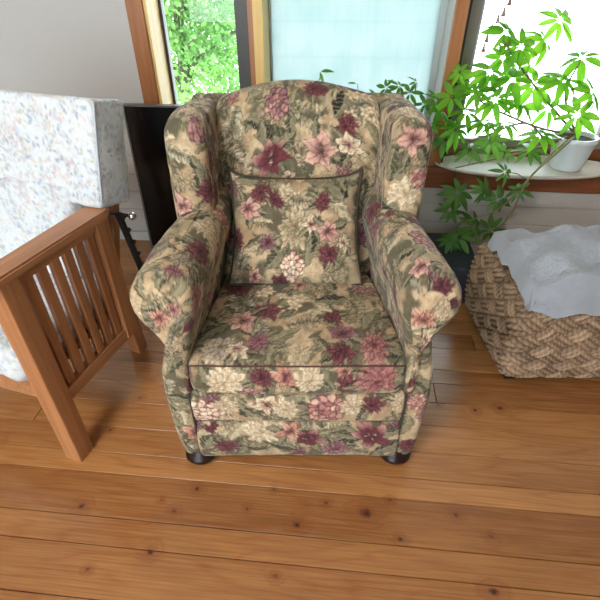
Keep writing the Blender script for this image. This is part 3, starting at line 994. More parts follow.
def build_chair():
    t = thing('wing_armchair', 'floral tapestry wing armchair with rolled arms standing on the board floor', 'armchair', BASE)
    res = RES

    # seat cushion: profile in (y, z), swept along x
    pr = catmull([(.850, .327), (.836, .345), (.832, .380), (.834, .415), (.850, .436), (.90, .446), (1.0, .450), (1.12, .448), (1.24, .440), (1.285, .425), (1.292, .38), (1.285, .335), (1.24, .324), (1.05, .322), (.90, .322)], 14)
    pr = resample(pr, int(1.10 / res))

    def pl_seat(a, P):
        k = 1 - .15 * np.clip((P[:, 0] - .85) / .43, 0, 1)
        x = a * k
        z = P[:, 1] + .012 * (1 - (a / .287) ** 2) * (P[:, 1] > .40) + .006 * np.sin(a * 9 + P[:, 0] * 6) * (P[:, 1] > .42)
        return np.stack([CX + x, P[:, 0] - .010 * (1 - (a / .287) ** 2) * (P[:, 0] < .86), z], 1)
    soft_part('seat', 'seat_cushion', loft(lambda a: pr, -.287, .287, pl_seat, .022, 0), M_FAB, t, BASE, 11, .005, chart=lambda v: v[:, [1, 2]])
    seat = SOFT['seat'][0]
    for zz, yy in ((.432, .8375),):
        pts = [(x, yy - .012 * (1 - (x / .287) ** 2), zz + .010 * (1 - (x / .287) ** 2) * (zz > .4)) for x in np.linspace(-.278, .278, 40)]
        MB().tube(pts, .0023, 6).build('piping', M_WELT, seat, off=(0, -CY, 0))

    # footrest panel and bottom panel
    def panel(key, name, z0, z1, y, hw, seed):
        pz = resample(rrect(y, y + .10, z0, z1, .014), int((.2 + 2 * (z1 - z0)) / res))
        # start the profile low at the front so cloth coordinates run upwards over the face
        return soft_part(key, name, loft(lambda a: pz, -hw, hw, lambda a, P: np.stack([np.full(len(P), CX + a), P[:, 0] - .010 * np.sin(PI * np.clip((P[:, 1] - z0) / (z1 - z0), 0, 1)) * (P[:, 0] < y + .03), P[:, 1]], 1), .012), M_FAB, t, BASE, seed, .003)
    panel('foot', 'footrest_panel', .197, .323, .846, .297, 21)
    panel('bottom', 'bottom_panel', .034, .195, .846, .300, 22)

    # side panels with the front posts: profile in (x, y), swept up z
    outer = [(.04, .352), (.10, .360), (.20, .366), (.30, .369), (.38, .364), (.46, .346), (.52, .334), (.60, .330)]
    npz = int(1.75 / res / 1.15)

    def side(s):
        def prof(z):
            xo = lerp_tab(outer, z)
            P = rrect(.296, xo, .848, 1.565, .022)
            P = resample(P, npz)
            return P
        return lambda: loft(prof, .032, .555, lambda z, P: np.stack([CX + s * P[:, 0], P[:, 1], np.full(len(P), z)], 1), .02)
    soft_part('post_l', 'side_panel', side(-1)(), M_FAB, t, BASE, 31, .003)
    soft_part('post_r', 'side_panel', side(1)(), M_FAB, t, BASE, 32, .003)
    # seam cord down the inner edge of each post
    for s in (-1, 1):
        pts = [(s * .298, .8465, z) for z in np.linspace(.06, .50, 30)]
        MB().tube(pts, .0035, 6).build('seam_cord', M_PIPE, t, off=(0, -CY, 0))

    # rolled arms: profile in (x, z), swept back along y
    ap = catmull([(.288, .335), (.280, .44), (.262, .54), (.244, .605), (.240, .650), (.256, .688), (.295, .707), (.340, .704), (.374, .682), (.390, .646), (.386, .606), (.366, .577), (.340, .564), (.322, .53), (.318, .40), (.315, .335)], 12)
    ap = resample(ap, int(1.0 / res))

    def arm(s):
        def place(a, P):
            f = np.clip((a - .85) / .45, 0, 1)
            x = P[:, 0] * (1 - (.025 if s > 0 else 0) * (P[:, 0] > .3)) - f * np.where(P[:, 0] > .3, .044, .036)
            z = P[:, 1] - .012 * (1 - np.clip((a - .835) / .07, 0, 1)) ** 2 + .006 * np.sin(f * PI)
            return np.stack([CX + s * x, np.full(len(P), a) + .0 * x, z], 1)
        return loft(lambda a: ap, .836, 1.42, place, .026, .012)
    soft_part('arm_l', 'arm', arm(-1), M_FAB, t, BASE, 41, .005, chart=lambda v: v[:, [0, 2]])
    soft_part('arm_r', 'arm', arm(1), M_FAB, t, BASE, 42, .008, chart=lambda v: v[:, [0, 2]])

    # wings: profile in (x, y), swept up z
    wf = [(.58, 1.168), (.66, 1.172), (.74, 1.184), (.82, 1.196), (.87, 1.204), (.90, 1.212), (.915, 1.220), (.936, 1.240)]
    wo = [(.58, .345), (.66, .350), (.78, .357), (.90, .361), (.97, .355)]
    wi = [(.58, .232), (.66, .238), (.78, .244), (.90, .250), (.97, .258)]
    nw = int(.98 / res)

    def wing(s):
        def prof(z):
            P = rrect(lerp_tab(wi, z), lerp_tab(wo, z), lerp_tab(wf, z), 1.54, .034)
            return resample(P, nw)
        return loft(prof, .585, .936, lambda z, P: np.stack([CX + s * P[:, 0], P[:, 1] - .010 * np.sin(PI * np.clip((P[:, 0] - .24) / .11, 0, 1)) * (P[:, 1] < 1.3), z + .004 * np.sin(P[:, 1] * 20)], 1), .030, .004)
    soft_part('wing_l', 'wing', wing(-1), M_FAB, t, BASE, 51, .005, chart=lambda v: v[:, [0, 1]])
    soft_part('wing_r', 'wing', wing(1), M_FAB, t, BASE, 52, .005, chart=lambda v: v[:, [0, 1]])

    # inside back with its arched crest: profile in (y, z), swept along x
    bp = catmull([(1.300, .40), (1.300, .46), (1.325, .56), (1.356, .68), (1.388, .80), (1.412, .89), (1.432, .945), (1.462, .975), (1.50, .985), (1.545, .97), (1.568, .92), (1.575, .75), (1.57, .50), (1.56, .40), (1.44, .385)], 12)
    bp = resample(bp, int(1.62 / res))

    def pl_back(a, P):
        q = abs(a) / .25
        drop = .052 * q ** 2.0
        f = np.clip((P[:, 1] - .40) / .58, 0, 1)
        puff = .022 * (1 - q ** 2) * np.sin(PI * np.clip((P[:, 1] - .40) / .56, 0, 1)) * (P[:, 0] < 1.47)
        return np.stack([np.full(len(P), CX + a), P[:, 0] - puff, P[:, 1] - drop * f], 1)
    soft_part('back', 'backrest', loft(lambda a: bp, -.254, .254, pl_back, .03, 0), M_FAB, t, BASE, 61, .005)
    # outside back
    ob = resample(rrect(1.53, 1.60, .06, .935, .025), int(1.85 / res / 2))
    soft_part('outback', 'outer_back', loft(lambda a: ob, -.345, .345, lambda a, P: np.stack([np.full(len(P), CX + a), P[:, 0], P[:, 1]], 1), .02, 0, res=res * 2), M_FAB, t, BASE, 62, .003)
    # hidden seat deck that carries the cushion
    MB().box(-.294, .294, .90, 1.54, .06, .32, .01).build('seat_deck', M_WELT, t, off=(0, -CY, 0))
    # bun feet
    for fx, fy in ((-.306, .880), (.306, .880), (-.304, 1.52), (.304, 1.52)):
        MB().lathe([(0, 0), (.028, 0), (.043, .006), (.051, .017), (.050, .027), (.043, .036), (.036, .042), (.036, .054), (0, .054)], 28, (fx, fy - CY, 0)).build('bun_foot', M_FOOT, t)
    return t


build_chair()


# ------------------------------------------------------------------ throw pillow
def build_pillow():
    base = (-.014, 1.185, .452)
    t = thing('throw_pillow', 'square floral throw pillow with dark piping leaning on the armchair back', 'pillow', base)
    n = 118
    a = np.linspace(-1, 1, n)
    A, B = np.meshgrid(a, a, indexing='ij')
    hw = .203 * (1 - .085 * (1 - B ** 2))
    hh = .178
    X = A * hw * (1 + .03 * (B < 0) * -B)
    Zl = B * hh * (1 - (.07 * (1 - A ** 2) + .13 * (1 - A ** 8)) * (B > 0)) + hh
    th = np.clip((1 - A ** 4) * (1 - B ** 4), 0, 1) ** .62
    tilt = math.atan2(.150, .312)
    V, st = [], []
    for sgn, amp in ((-1, .062), (1, .050)):
        D = sgn * amp * th
        Y = Zl * math.sin(tilt) + D * math.cos(tilt)
        Z = Zl * math.cos(tilt) - D * math.sin(tilt)
        V.append(np.stack([X, Y, Z], -1).reshape(-1, 3))
        st.append(np.stack([X + (5 if sgn > 0 else 0), Zl], -1).reshape(-1, 2))
    V = np.vstack(V)
    st = np.vstack(st)
    ii, jj = np.meshgrid(np.arange(n - 1), np.arange(n - 1), indexing='ij')
    q = np.stack([ii * n + jj, (ii + 1) * n + jj, (ii + 1) * n + jj + 1, ii * n + jj + 1], -1).reshape(-1, 4)
    quads = np.vstack([q, q[:, ::-1] + n * n])
    soft_part('pillow', 'pillow_body', (V + np.array(base), quads, None, st, np.zeros(len(V))), M_FAB, t, base, 71, .004)
    ring = [(i, 0) for i in range(0, n, 3)] + [(n - 1, j) for j in range(0, n, 3)] + [(i, n - 1) for i in range(n - 1, 0, -3)] + [(0, j) for j in range(n - 1, 0, -3)]
    pts = []
    for i, j in ring:
        p = (X[i, j], Zl[i, j] * math.sin(tilt) - .002, Zl[i, j] * math.cos(tilt))
        if not pts or (Vector(p) - Vector(pts[-1])).length > .003:
            pts.append(p)
    MB().tube(pts, .0054, 7, closed=True).build('piping', M_PIPE, t, label='dark olive piping')


build_pillow()


# ================================================================== oak armchair on the left
def cushion_dye(st, seed):
    """pale ground sprinkled with small blue and pink sprigs"""
    rng = random.Random(seed)
    s, t = st[:, 0], st[:, 1]
    b = fbm(s * 18, t * 18, seed)[:, None]
    col = np.array(lin(206, 211, 212)) * (1 - b * .35) + np.array(lin(186, 202, 218)) * b * .35
    cols = [lin(166, 178, 196), lin(186, 194, 208), lin(206, 182, 184), lin(172, 178, 170), lin(150, 160, 178), lin(196, 188, 182)]
    area = np.ptp(s) * np.ptp(t)
    for _ in range(int(area / .0012)):
        x, y = rng.uniform(s.min(), s.max()), rng.uniform(t.min(), t.max())
        a = rng.uniform(0, 2 * PI)
        for k in range(rng.randint(5, 10)):
            px = x + rng.uniform(-.028, .028)
            py = y + rng.uniform(-.028, .028)
            idx = np.nonzero((np.abs(s - px) < .03) & (np.abs(t - py) < .03))[0]
            if len(idx) == 0:
                continue
            c = np.array(rng.choice(cols))
            petal(col, idx, s[idx] - px, t[idx] - py, a + rng.uniform(-1.2, 1.2), rng.uniform(.008, .019), rng.uniform(.0022, .0042), c, c, c * .9 + .1, c, vein=False)
    return np.clip(col, 0, 1)


def plain_soft(name, data, mat, parent, seed, wrinkle=.003):
    V, quads, tris, st, cap = data
    for c in (1, 2):
        m = cap == c
        st[m] = V[m][:, [1, 2]] + np.array([2.0 * c, 0])
    me = mesh_np(name, V, quads, tris)
    nrm = np.zeros(len(V) * 3, np.float32)
    me.vertices.foreach_get('normal', nrm)
    nrm = nrm.reshape(-1, 3)
    d = (fbm(V[:, 0] * 11 + V[:, 1] * 5, V[:, 2] * 11 + V[:, 1] * 7, seed) - .5) * 2 * wrinkle
    me.vertices.foreach_set('co', (V + nrm * d[:, None]).astype(np.float32).ravel())
    me.update()
    set_dye(me, cushion_dye(st, seed))
    return link(name, me, mat, parent)


def build_oak_chair():
    # local: +y runs back along the arm, -x towards the middle of the seat; origin at the front right foot
    t = thing('reclining_armchair', 'oak slat-sided armchair with pale blue and pink floral cushions at the left', 'armchair', (-.705, .885, 0), R(-17))
    Wd = .66

    def side(x0):
        s = 1 if x0 == 0 else -1
        L = .375
        MB().box(x0 - .028, x0 + .028, -.03, .03, 0, .668, .004).build('leg', M_OAKV, t)
        MB().box(x0 - .022, x0 + .022, L - .055, L, .225, .668, .004).build('rear_post', M_OAKV, t)
        # short leg set back under the frame
        MB().bar((x0 - .055 * s, L + .045, .245), (x0 - .105 * s, L + .115, .0), .05, .05, .004, up=(0, 1, 0)).build('rear_leg', M_OAKV, t)
        MB().box(x0 - .016, x0 + .016, .03, L, .218, .262, .004).build('side_rail', M_OAK, t)
        MB().box(x0 - .012, x0 + .012, .03, L - .05, .632, .668, .003).build('top_rail', M_OAK, t)
        ny = 6
        for k in range(ny):
            y = .065 + k * (L - .14) / (ny - 1)
            MB().box(x0 - .008, x0 + .008, y - .014, y + .014, .262, .632, .002).build('slat', M_OAKV, t)
        # arm board with a rounded back end
        b = MB()
        pts = [(x0 - .034, -.07), (x0 + .040, -.07)]
        for k in range(9):
            a = k * PI / 16
            pts.append((x0 + .040 - .03 + .03 * math.cos(a), L + .01 - .03 + .03 * math.sin(a)))
        for k in range(9):
            a = PI / 2 + k * PI / 16
            pts.append((x0 - .034 + .03 + .03 * math.cos(a), L + .01 - .03 + .03 * math.sin(a)))
        lo = [b.bm.verts.new((x, y, .668)) for x, y in pts]
        hi = [b.bm.verts.new((x, y, .693)) for x, y in pts]
        b.bm.faces.new(lo[::-1])
        b.bm.faces.new(hi)
        for i in range(len(pts)):
            j = (i + 1) % len(pts)
            b.bm.faces.new((lo[i], lo[j], hi[j], hi[i]))
        es = [e for e in b.bm.edges if abs(e.verts[0].co.z - e.verts[1].co.z) < 1e-6]
        bmesh.ops.bevel(b.bm, geom=es, offset=.006, segments=2, affect='EDGES')
        b.build('armrest', M_OAK, t)
    side(0)
    side(-Wd)
    # seat frame
    MB().box(-Wd + .02, -.02, -.012, .012, .255, .325, .004).build('front_rail', M_OAK, t)
    MB().box(-Wd + .02, -.02, .40, .424, .255, .325, .004).build('back_rail', M_OAK, t)
    MB().box(-Wd + .03, -.03, -.0, .41, .300, .328, .004).build('seat_base', M_OAK, t)
    # cushions
    M_CUSH = m_fabric('pale_sprigged_cotton', weave=700, sheen=.1)
    P0 = resample(rrect(-.045, .42, .330, .455, .05), 150)
    plain_soft('seat_cushion', loft(lambda a: P0, -Wd + .03, -.022, lambda a, P: np.stack([np.full(len(P), a), P[:, 0], P[:, 1] + .006 * math.cos(a * 60)], 1), .045, .01, res=.006), M_CUSH, t, 81, .006)
    lean = R(15)
    P1 = resample(rrect(0, .135, 0, .295, .014), 150)

    def pl(a, P):
        y = .350 + P[:, 0] * math.cos(lean) + P[:, 1] * math.sin(lean)
        z = .698 - P[:, 0] * math.sin(lean) + P[:, 1] * math.cos(lean)
        return np.stack([np.full(len(P), a), y - .007 * abs(math.cos(a * 28)) * (P[:, 0] < .06), z], 1)
    bc = plain_soft('back_cushion', loft(lambda a: P1, -Wd, .032, pl, .014, .004, res=.004), M_CUSH, t, 82, .004)
    e = [Vector((x, .350 + .003 + z * math.sin(lean), .698 - .003 * math.sin(lean) + z * math.cos(lean))) for x, z in [(.030, q) for q in np.linspace(.012, .283, 16)]]
    MB().tube(e, .0035, 6).build('piping', M_CORD, bc, label='pale blue-grey corded edge')
    P2 = resample(rrect(0, .12, 0, .30, .03), 120)

    def pl2(a, P):
        y = .275 + P[:, 0] * math.cos(lean) + P[:, 1] * math.sin(lean)
        z = .470 - P[:, 0] * math.sin(lean) + P[:, 1] * math.cos(lean)
        return np.stack([np.full(len(P), a), y, z], 1)
    plain_soft('lower_back_cushion', loft(lambda a: P2, -Wd + .06, -.065, pl2, .03, .004, res=.007), M_CUSH, t, 83, .004)
    # frame behind the cushion
    for x in (-Wd + .09, -.09):
        MB().bar((x, .44, .34), (x, .44 + .50 * math.sin(lean) + .05, .34 + .50), .03, .03, .003, up=(0, 1, 0)).build('back_stile', M_OAKV, t)
    # iron ratchet that sets the slope of the back, with its chromed rod
    rk = MB().bar((.012, .432, .645), (.012, .480, .40), .020, .012, .002, up=(0, 1, 0))
    for k in range(5):
        f = k / 5 + .12
        rk.bar((.012, .432 + .048 * f, .645 - .245 * f), (.012, .452 + .048 * f, .652 - .245 * f), .012, .010, .001)
    rk = rk.build('recline_ratchet', M_BLACK, t, label='black iron ratchet')
    rod = MB().tube([(-.06, .465, .622), (.03, .465, .622)], .006, 8).build('recline_rod', M_BLACK, t)
    kb = MB().lathe([(0, -.013), (.007, -.011), (.012, -.005), (.0135, 0), (.012, .005), (.007, .011), (0, .013)], 16, (.036, .465, .622)).build('rod_knob', M_CHROME, rod, label='chrome ball knob')
    kb2 = MB().lathe([(0, -.010), (.006, -.008), (.010, 0), (.006, .008), (0, .010)], 14, (.026, .485, .405)).build('ratchet_bolt', M_CHROME, rk, label='chrome bolt')


build_oak_chair()


# ================================================================== television leaning on the sill
def build_tv():
    u0, u1 = -1.042, .18
    base = room2world(u0, 2.13)
    t = thing('television', 'large black flat television standing on the floor behind the armchair', 'television', base, ROOM)
    H = .752
    lean = math.atan2(.020, H)
    Mx = Matrix.Rotation(-lean, 4, 'X')
    W = u1 - u0
    MB().box(.009, W - .009, -.001, .012, .012, H - .009, 0, M=Mx).build('screen', M_TVB, t)
    f = MB()
    f.box(0, W, -.006, .030, H - .009, H, .0015, M=Mx)
    f.box(0, W, -.006, .030, 0.0, .013, .0015, M=Mx)
    f.box(0, .009, -.006, .030, .013, H - .009, .0015, M=Mx)
    f.box(W - .009, W, -.006, .030, .013, H - .009, .0015, M=Mx)
    f.build('bezel', M_TVF, t, label='thin grey metal bezel')
    MB().box(.01, W - .01, .012, .034, .012, H - .01, .004, M=Mx).build('back_shell', M_BLACK, t)


build_tv()


# ================================================================== woven basket and the throw on it
def build_basket():
    x0, x1, y0, y1, z0, z1 = .752, 1.26, 1.185, 1.665, .028, .345
    cx, cy = (x0 + x1) / 2, (y0 + y1) / 2
    t = thing('storage_basket', 'square woven seagrass storage basket with dark feet right of the armchair', 'basket', (cx, cy, 0))
    hx, hy = (x1 - x0) / 2, (y1 - y0) / 2
    res = .0030
    per = 2 * (x1 - x0 + y1 - y0)
    ring = resample(rrect(-hx, hx, -hy, hy, .035), int(per / res))
    n = len(ring)
    tan = np.roll(ring, -1, 0) - np.roll(ring, 1, 0)
    nor = np.stack([tan[:, 1], -tan[:, 0]], 1)
    nor /= np.linalg.norm(nor, axis=1, keepdims=True)
    s = np.arange(n) * per / n
    zs = np.linspace(z0, z1, int((z1 - z0) / res))
    S, Z = np.meshgrid(s, zs, indexing='ij')

    def weave(S, Z):
        wd = .058                                          # width of one plaited band
        p, q = (S * .66 + Z * 1.0) / 1.25, (S * .66 - Z * 1.0) / 1.25
        p = p + .006 * (vnoise(S * 14, Z * 14, 3) - .5)
        q = q + .006 * (vnoise(S * 14 + 9, Z * 14, 4) - .5)
        i, j = np.floor(p / wd), np.floor(q / wd)
        # 2/2 twill: which set lies on top
        top = ((i + j) % 2) < 1
        across = np.where(top, p / wd - i, q / wd - j)      # across the upper band
        along = np.where(top, q / wd - j, p / wd - i)
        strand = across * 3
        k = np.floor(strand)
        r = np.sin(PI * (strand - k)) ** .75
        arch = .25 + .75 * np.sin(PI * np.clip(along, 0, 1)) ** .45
        along_m = np.where(top, q, p)
        tw = .5 + .5 * np.sin((along_m * 420) + across * 26 + k * 2 + 3 * vnoise(p * 30, q * 30, 8))
        h = .014 * arch * (.25 + .75 * r) + .0012 * tw * r
        tone = _hash(np.where(top, i, j) * 4 + k, np.where(top, 1, 0) + i * 0, 21)
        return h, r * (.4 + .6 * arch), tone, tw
    h, r, tone, tw = weave(S, Z)
    barrel = .018 * np.sin(PI * (Z - z0) / (z1 - z0)) - .004
    edge = np.minimum(Z - z0, z1 - Z)
    rnd = -.02 * (1 - np.clip(edge / .02, 0, 1)) ** 2
    D = h + barrel + rnd
    X = ring[:, 0][:, None] + nor[:, 0][:, None] * D
    Y = ring[:, 1][:, None] + nor[:, 1][:, None] * D
    V = np.stack([X, Y, Z], -1)
    m = len(zs)
    ii, jj = np.meshgrid(np.arange(n), np.arange(m - 1), indexing='ij')
    i2 = (ii + 1) % n
    quads = np.stack([ii * m + jj, i2 * m + jj, i2 * m + jj + 1, ii * m + jj + 1], -1).reshape(-1, 4)
    fibre = vnoise(S * 400, Z * 400, 5)
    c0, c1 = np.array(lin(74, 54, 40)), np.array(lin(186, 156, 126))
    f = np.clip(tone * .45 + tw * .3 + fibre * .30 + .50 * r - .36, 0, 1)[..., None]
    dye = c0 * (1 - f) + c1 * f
    me = mesh_np('basket_body', V.reshape(-1, 3), quads)
    set_dye(me, dye.reshape(-1, 3))
    m_, nt, out = mat_new('seagrass')
    at = nd(nt, 'ShaderNodeAttribute', attribute_name='dye')
    fz = noise_n(nt, mapped(nt, (1, 1, 1)), 300, 3)
    principled(nt, out, at.outputs['Color'], .7, spec=.3, bump=fz, bump_s=.4, bump_d=.001)
    link('basket_body', me, m_, t)
    # plaited lid, domed a little
    g = 100
    a = np.linspace(-1, 1, g)
    A, B = np.meshgrid(a, a, indexing='ij')
    LX, LY = A * (hx - .008), B * (hy - .008)
    h2, _, tone2, tw2 = weave(LX + 3, LY + 3)
    LZ = z1 - .012 + .016 * (1 - np.maximum(np.abs(A), np.abs(B)) ** 6) + h2
    ii, jj = np.meshgrid(np.arange(g - 1), np.arange(g - 1), indexing='ij')
    q2 = np.stack([ii * g + jj, (ii + 1) * g + jj, (ii + 1) * g + jj + 1, ii * g + jj + 1], -1).reshape(-1, 4)
    me = mesh_np('lid', np.stack([LX, LY, LZ], -1).reshape(-1, 3), q2)
    f = np.clip(tone2 * .55 + tw2 * .3, 0, 1)[..., None]
    set_dye(me, (c0 * (1 - f) + c1 * f).reshape(-1, 3))
    link('lid', me, m_, t)
    MB().box(-hx + .03, hx - .03, -hy + .03, hy - .03, .026, .034).build('base_board', M_BLACK, t)
    for sx in (-1, 1):
        for sy in (-1, 1):
            MB().box(sx * (hx - .045) - .02, sx * (hx - .045) + .02, sy * (hy - .045) - .02, sy * (hy - .045) + .02, 0, .03, .003).build('foot', M_BLACK, t)

    # soft throw bunched over the lid
    zt = z1 + .020
    g = 190
    a = np.linspace(0, 1, g)
    A, B = np.meshgrid(a, a, indexing='ij')
    # cloth sheet running over the left and front edges
    bx, by = x0 - .050 + A * .56, y0 - .060 + B * .42
    fold = np.sin(A * 17 + 3.2 * fbm(A * 3, B * 3, 7) + B * 9) * .5 + np.sin(B * 23 + 4 * fbm(A * 4 + 5, B * 3, 9) - A * 11) * .35
    low = fbm(A * 3.2, B * 3.2, 12)
    z = zt + .016 + .11 * low + .025 * (fold + 1) + .06 * np.sin(PI * A) * np.sin(PI * B)
    edge_x = x0 - .012 - .022
    over_l = np.clip(edge_x + .030 - bx, 0, 1)
    over_f = np.clip(y0 + .002 - by, 0, 1)
    ov = np.maximum(over_l, over_f)
    z = z - np.clip(ov, 0, .2) * (1.5 + .3 * np.sin(B * 12) * (over_l > 0))
    bx = np.where(over_l > 0, edge_x + .03 - over_l * .35, bx) + .004 * np.sin(B * 17 + A * 8)
    by = np.where(over_f > 0, y0 + .002 - over_f * .45, by) + .004 * np.sin(A * 17)
    fz = (vnoise(A * 260, B * 260, 31) - .5) * .006
    z = z + fz
    tb = (cx, cy, zt - .01)
    V = np.stack([bx - tb[0], by - tb[1], z - tb[2]], -1).reshape(-1, 3)
    ii, jj = np.meshgrid(np.arange(g - 1), np.arange(g - 1), indexing='ij')
    q = np.stack([ii * g + jj, (ii + 1) * g + jj, (ii + 1) * g + jj + 1, ii * g + jj + 1], -1).reshape(-1, 4)
    me = mesh_np('throw_blanket', V, q)
    mm, nt, out = mat_new('fleece')
    f = noise_n(nt, mapped(nt, (1, 1, 1)), 9, 4)
    f2 = noise_n(nt, mapped(nt, (1, 1, 1)), 380, 3)
    col = mix_n(nt, f, lin(128, 134, 144), lin(186, 192, 200))
    principled(nt, out, col, .95, spec=.1, bump=f2, bump_s=.8, bump_d=.004, sheen=.5)
    o = link('throw_blanket', me, mm, loc=tb)
    so = o.modifiers.new('thick', 'SOLIDIFY')
    so.thickness = .008
    tag(o, 'soft pale grey fleece throw bunched on top of the woven basket', 'blanket')


build_basket()

# dark bin behind the basket
def build_bin():
    c = (.715, 1.875)
    t = thing('storage_bin', 'low dark slate bin on the floor between armchair and woven basket', 'bin', (c[0], c[1], 0), ROOM)
    b = MB()
    hx, hy, h = .10, .16, .185
    b.box(-hx, hx, -hy, hy, 0, h - .018, .012)
    b.build('bin_body', M_BIN, t)
    MB().box(-hx - .006, hx + .006, -hy - .006, hy + .006, h - .018, h, .006).build('lid', M_BIN, t)


build_bin()


# ================================================================== plants on the sill
def leaflet(bm, O, d, nrm, L, W, droop, mat=0):
    """a pointed leaflet from O along d, bending down"""
    d = d.normalized()
    s = d.cross(nrm).normalized()
    n = s.cross(d).normalized()
    rows = []
    K = 6
    for k in range(K + 1):
        f = k / K
        w = W * math.sin(PI * min(1, (f * .93 + .05)) ** .85) ** .9 if 0 < k < K else W * (.10 if k == 0 else .02)
        c = O + d * (L * f) - n * (droop * L * f * f)
        rows.append([bm.verts.new(c + s * w + n * (w * .22)), bm.verts.new(c), bm.verts.new(c - s * w + n * (w * .22))])
    for A, B in zip(rows[:-1], rows[1:]):
        for i in range(2):
            f = bm.faces.new((A[i], A[i + 1], B[i + 1], B[i]))
            f.smooth = True
            f.material_index = mat


def compound_leaf(name, parent, base, p, stem_pt, size, nl, nrm, rng, mat):
    """an umbrella leaf: leaflets radiating from the tip of its stalk"""
    bm = bmesh.new()
    O = Vector(p) - Vector(base)
    S = Vector(stem_pt) - Vector(base)
    nrm = Vector(nrm).normalized()
    ref = Vector((rng.uniform(-1, 1), rng.uniform(-1, 1), rng.uniform(-1, 1)))
    a = (ref - nrm * ref.dot(nrm)).normalized()
    b = nrm.cross(a)
    span = 2 * PI if nl > 4 else PI * .9
    a0 = rng.uniform(0, 2 * PI)
    for k in range(nl):
        th = a0 + span * k / nl + rng.uniform(-.18, .18)
        d = a * math.cos(th) + b * math.sin(th)
        L = size * rng.uniform(.75, 1.08)
        st = O + d * size * .10
        leaflet(bm, st, d - nrm * rng.uniform(.05, .35), nrm, L, L * rng.uniform(.14, .19), rng.uniform(.15, .45))
    mb = MB()
    mb.bm.free()
    mb.bm = bm
    mid = (O + S) / 2 + Vector((0, 0, .012))
    pts = [S, mid, O]
    mb.tube(pts, [.0022, .0018, .0014], 5)
    return mb.build(name, mat, parent)


def near_on(chains, p):
    best, bd = None, 9
    for ch in chains:
        for A, B in zip(ch[:-1], ch[1:]):
            A, B = Vector(A), Vector(B)
            t = max(0, min(1, (Vector(p) - A).dot(B - A) / max(1e-9, (B - A).length_squared)))
            q = A + (B - A) * t
            d = (q - Vector(p)).length
            if d < bd:
                best, bd = q, d
    return best


#PLANT_BEGIN
PLANT = {
    'main': [(0.788,1.998,1.065,0.084,9,0),(0.852,1.981,1.017,0.093,9,0),(0.775,2.036,0.921,0.106,9,0),(0.845,1.97,0.903,0.096,7,0),(0.736,2.105,0.863,0.094,8,0),(0.628,2.001,0.833,0.079,7,0),(0.805,1.991,0.824,0.099,9,0),(0.933,2.035,0.798,0.093,9,0),(0.598,2.036,0.774,0.085,9,0),(0.733,2.098,0.751,0.097,7,0),(0.808,2.062,0.718,0.088,9,0),(0.885,2.022,0.72,0.095,7,0),(0.583,2.067,0.704,0.066,7,0),(0.666,1.986,0.705,0.081,9,0),(0.719,1.967,0.859,0.073,7,0),(0.91,2.092,0.927,0.083,8,0),(0.815,2.036,0.972,0.072,9,0),(0.676,2.107,0.909,0.059,8,0),(0.982,2.074,1.031,0.104,8,0),(1.073,2.023,0.893,0.106,9,0),(1.054,2.031,0.783,0.102,7,0),(1.168,2.101,0.963,0.108,7,0),(1.15,1.966,0.771,0.1,8,0),(1.037,1.995,0.682,0.095,9,0),(1.217,2.03,0.847,0.108,9,0),(1.03,2.097,1.097,0.095,8,0),(0.976,2.041,0.871,0.1,8,0),(0.647,2.049,0.644,0.076,9,1),(0.851,2.05,0.635,0.085,9,1),(0.753,2.008,0.613,0.071,8,1),(1.047,2.062,0.596,0.082,7,1),(0.587,2.083,0.804,0.06,9,1),(0.935,2.061,0.587,0.064,7,1),(0.718,1.944,0.439,0.086,8,1),(0.709,1.976,0.341,0.071,9,1),(0.826,1.928,0.459,0.067,9,1),(0.906,1.939,0.407,0.078,9,1),(0.835,1.96,0.265,0.091,9,1),(0.754,1.892,0.237,0.09,7,1),(0.7,1.868,0.239,0.065,9,1),(0.926,1.979,0.234,0.078,7,1),(0.965,1.901,0.47,0.066,7,1),(0.889,1.909,0.549,0.061,7,1)],
    'stems': [[(1.269,2.123,0.645),(1.108,2.05,0.644),(0.974,2.03,0.722),(0.81,2.05,0.657),(0.624,2.08,0.59)],[(1.269,2.123,0.645),(1.069,2.05,0.791),(0.898,2.0,0.927),(0.776,1.98,1.041)],[(1.269,2.123,0.645),(1.04,2.02,0.704),(0.841,2.0,0.775),(0.708,2.02,0.837)],[(1.269,2.123,0.645),(1.119,1.98,0.622),(1.031,1.93,0.542),(0.921,1.93,0.372),(0.769,1.95,0.291)],[(1.269,2.123,0.645),(1.136,2.08,0.825),(1.137,2.05,0.955)],[(1.269,2.123,0.645),(1.125,1.96,0.628),(0.995,1.9,0.517),(0.948,1.9,0.316),(0.81,1.93,0.205)],[(1.269,2.123,0.645),(1.046,2.06,0.596),(0.88,2.07,0.547),(0.729,2.08,0.506)]],
    'small': [(0.088,2.2,0.894,0.053,2,1),(0.255,2.2,0.846,0.045,1,1),(0.382,2.172,0.835,0.053,7,1),(0.446,2.208,0.836,0.054,6,1),(0.346,2.206,0.79,0.046,6,1),(0.497,2.198,0.809,0.059,6,1),(0.567,2.195,0.763,0.059,5,1),(0.51,2.185,0.857,0.04,5,1)],
    'small_stems': [[(0.359,2.266,0.59),(0.073,2.2,0.779),(0.089,2.2,0.87)],[(0.359,2.266,0.59),(0.232,2.21,0.733),(0.261,2.2,0.821)],[(0.359,2.266,0.59),(0.348,2.2,0.714),(0.43,2.19,0.79),(0.501,2.18,0.817)],[(0.359,2.266,0.59),(0.376,2.2,0.669),(0.568,2.19,0.747)]],
}
#PLANT_END


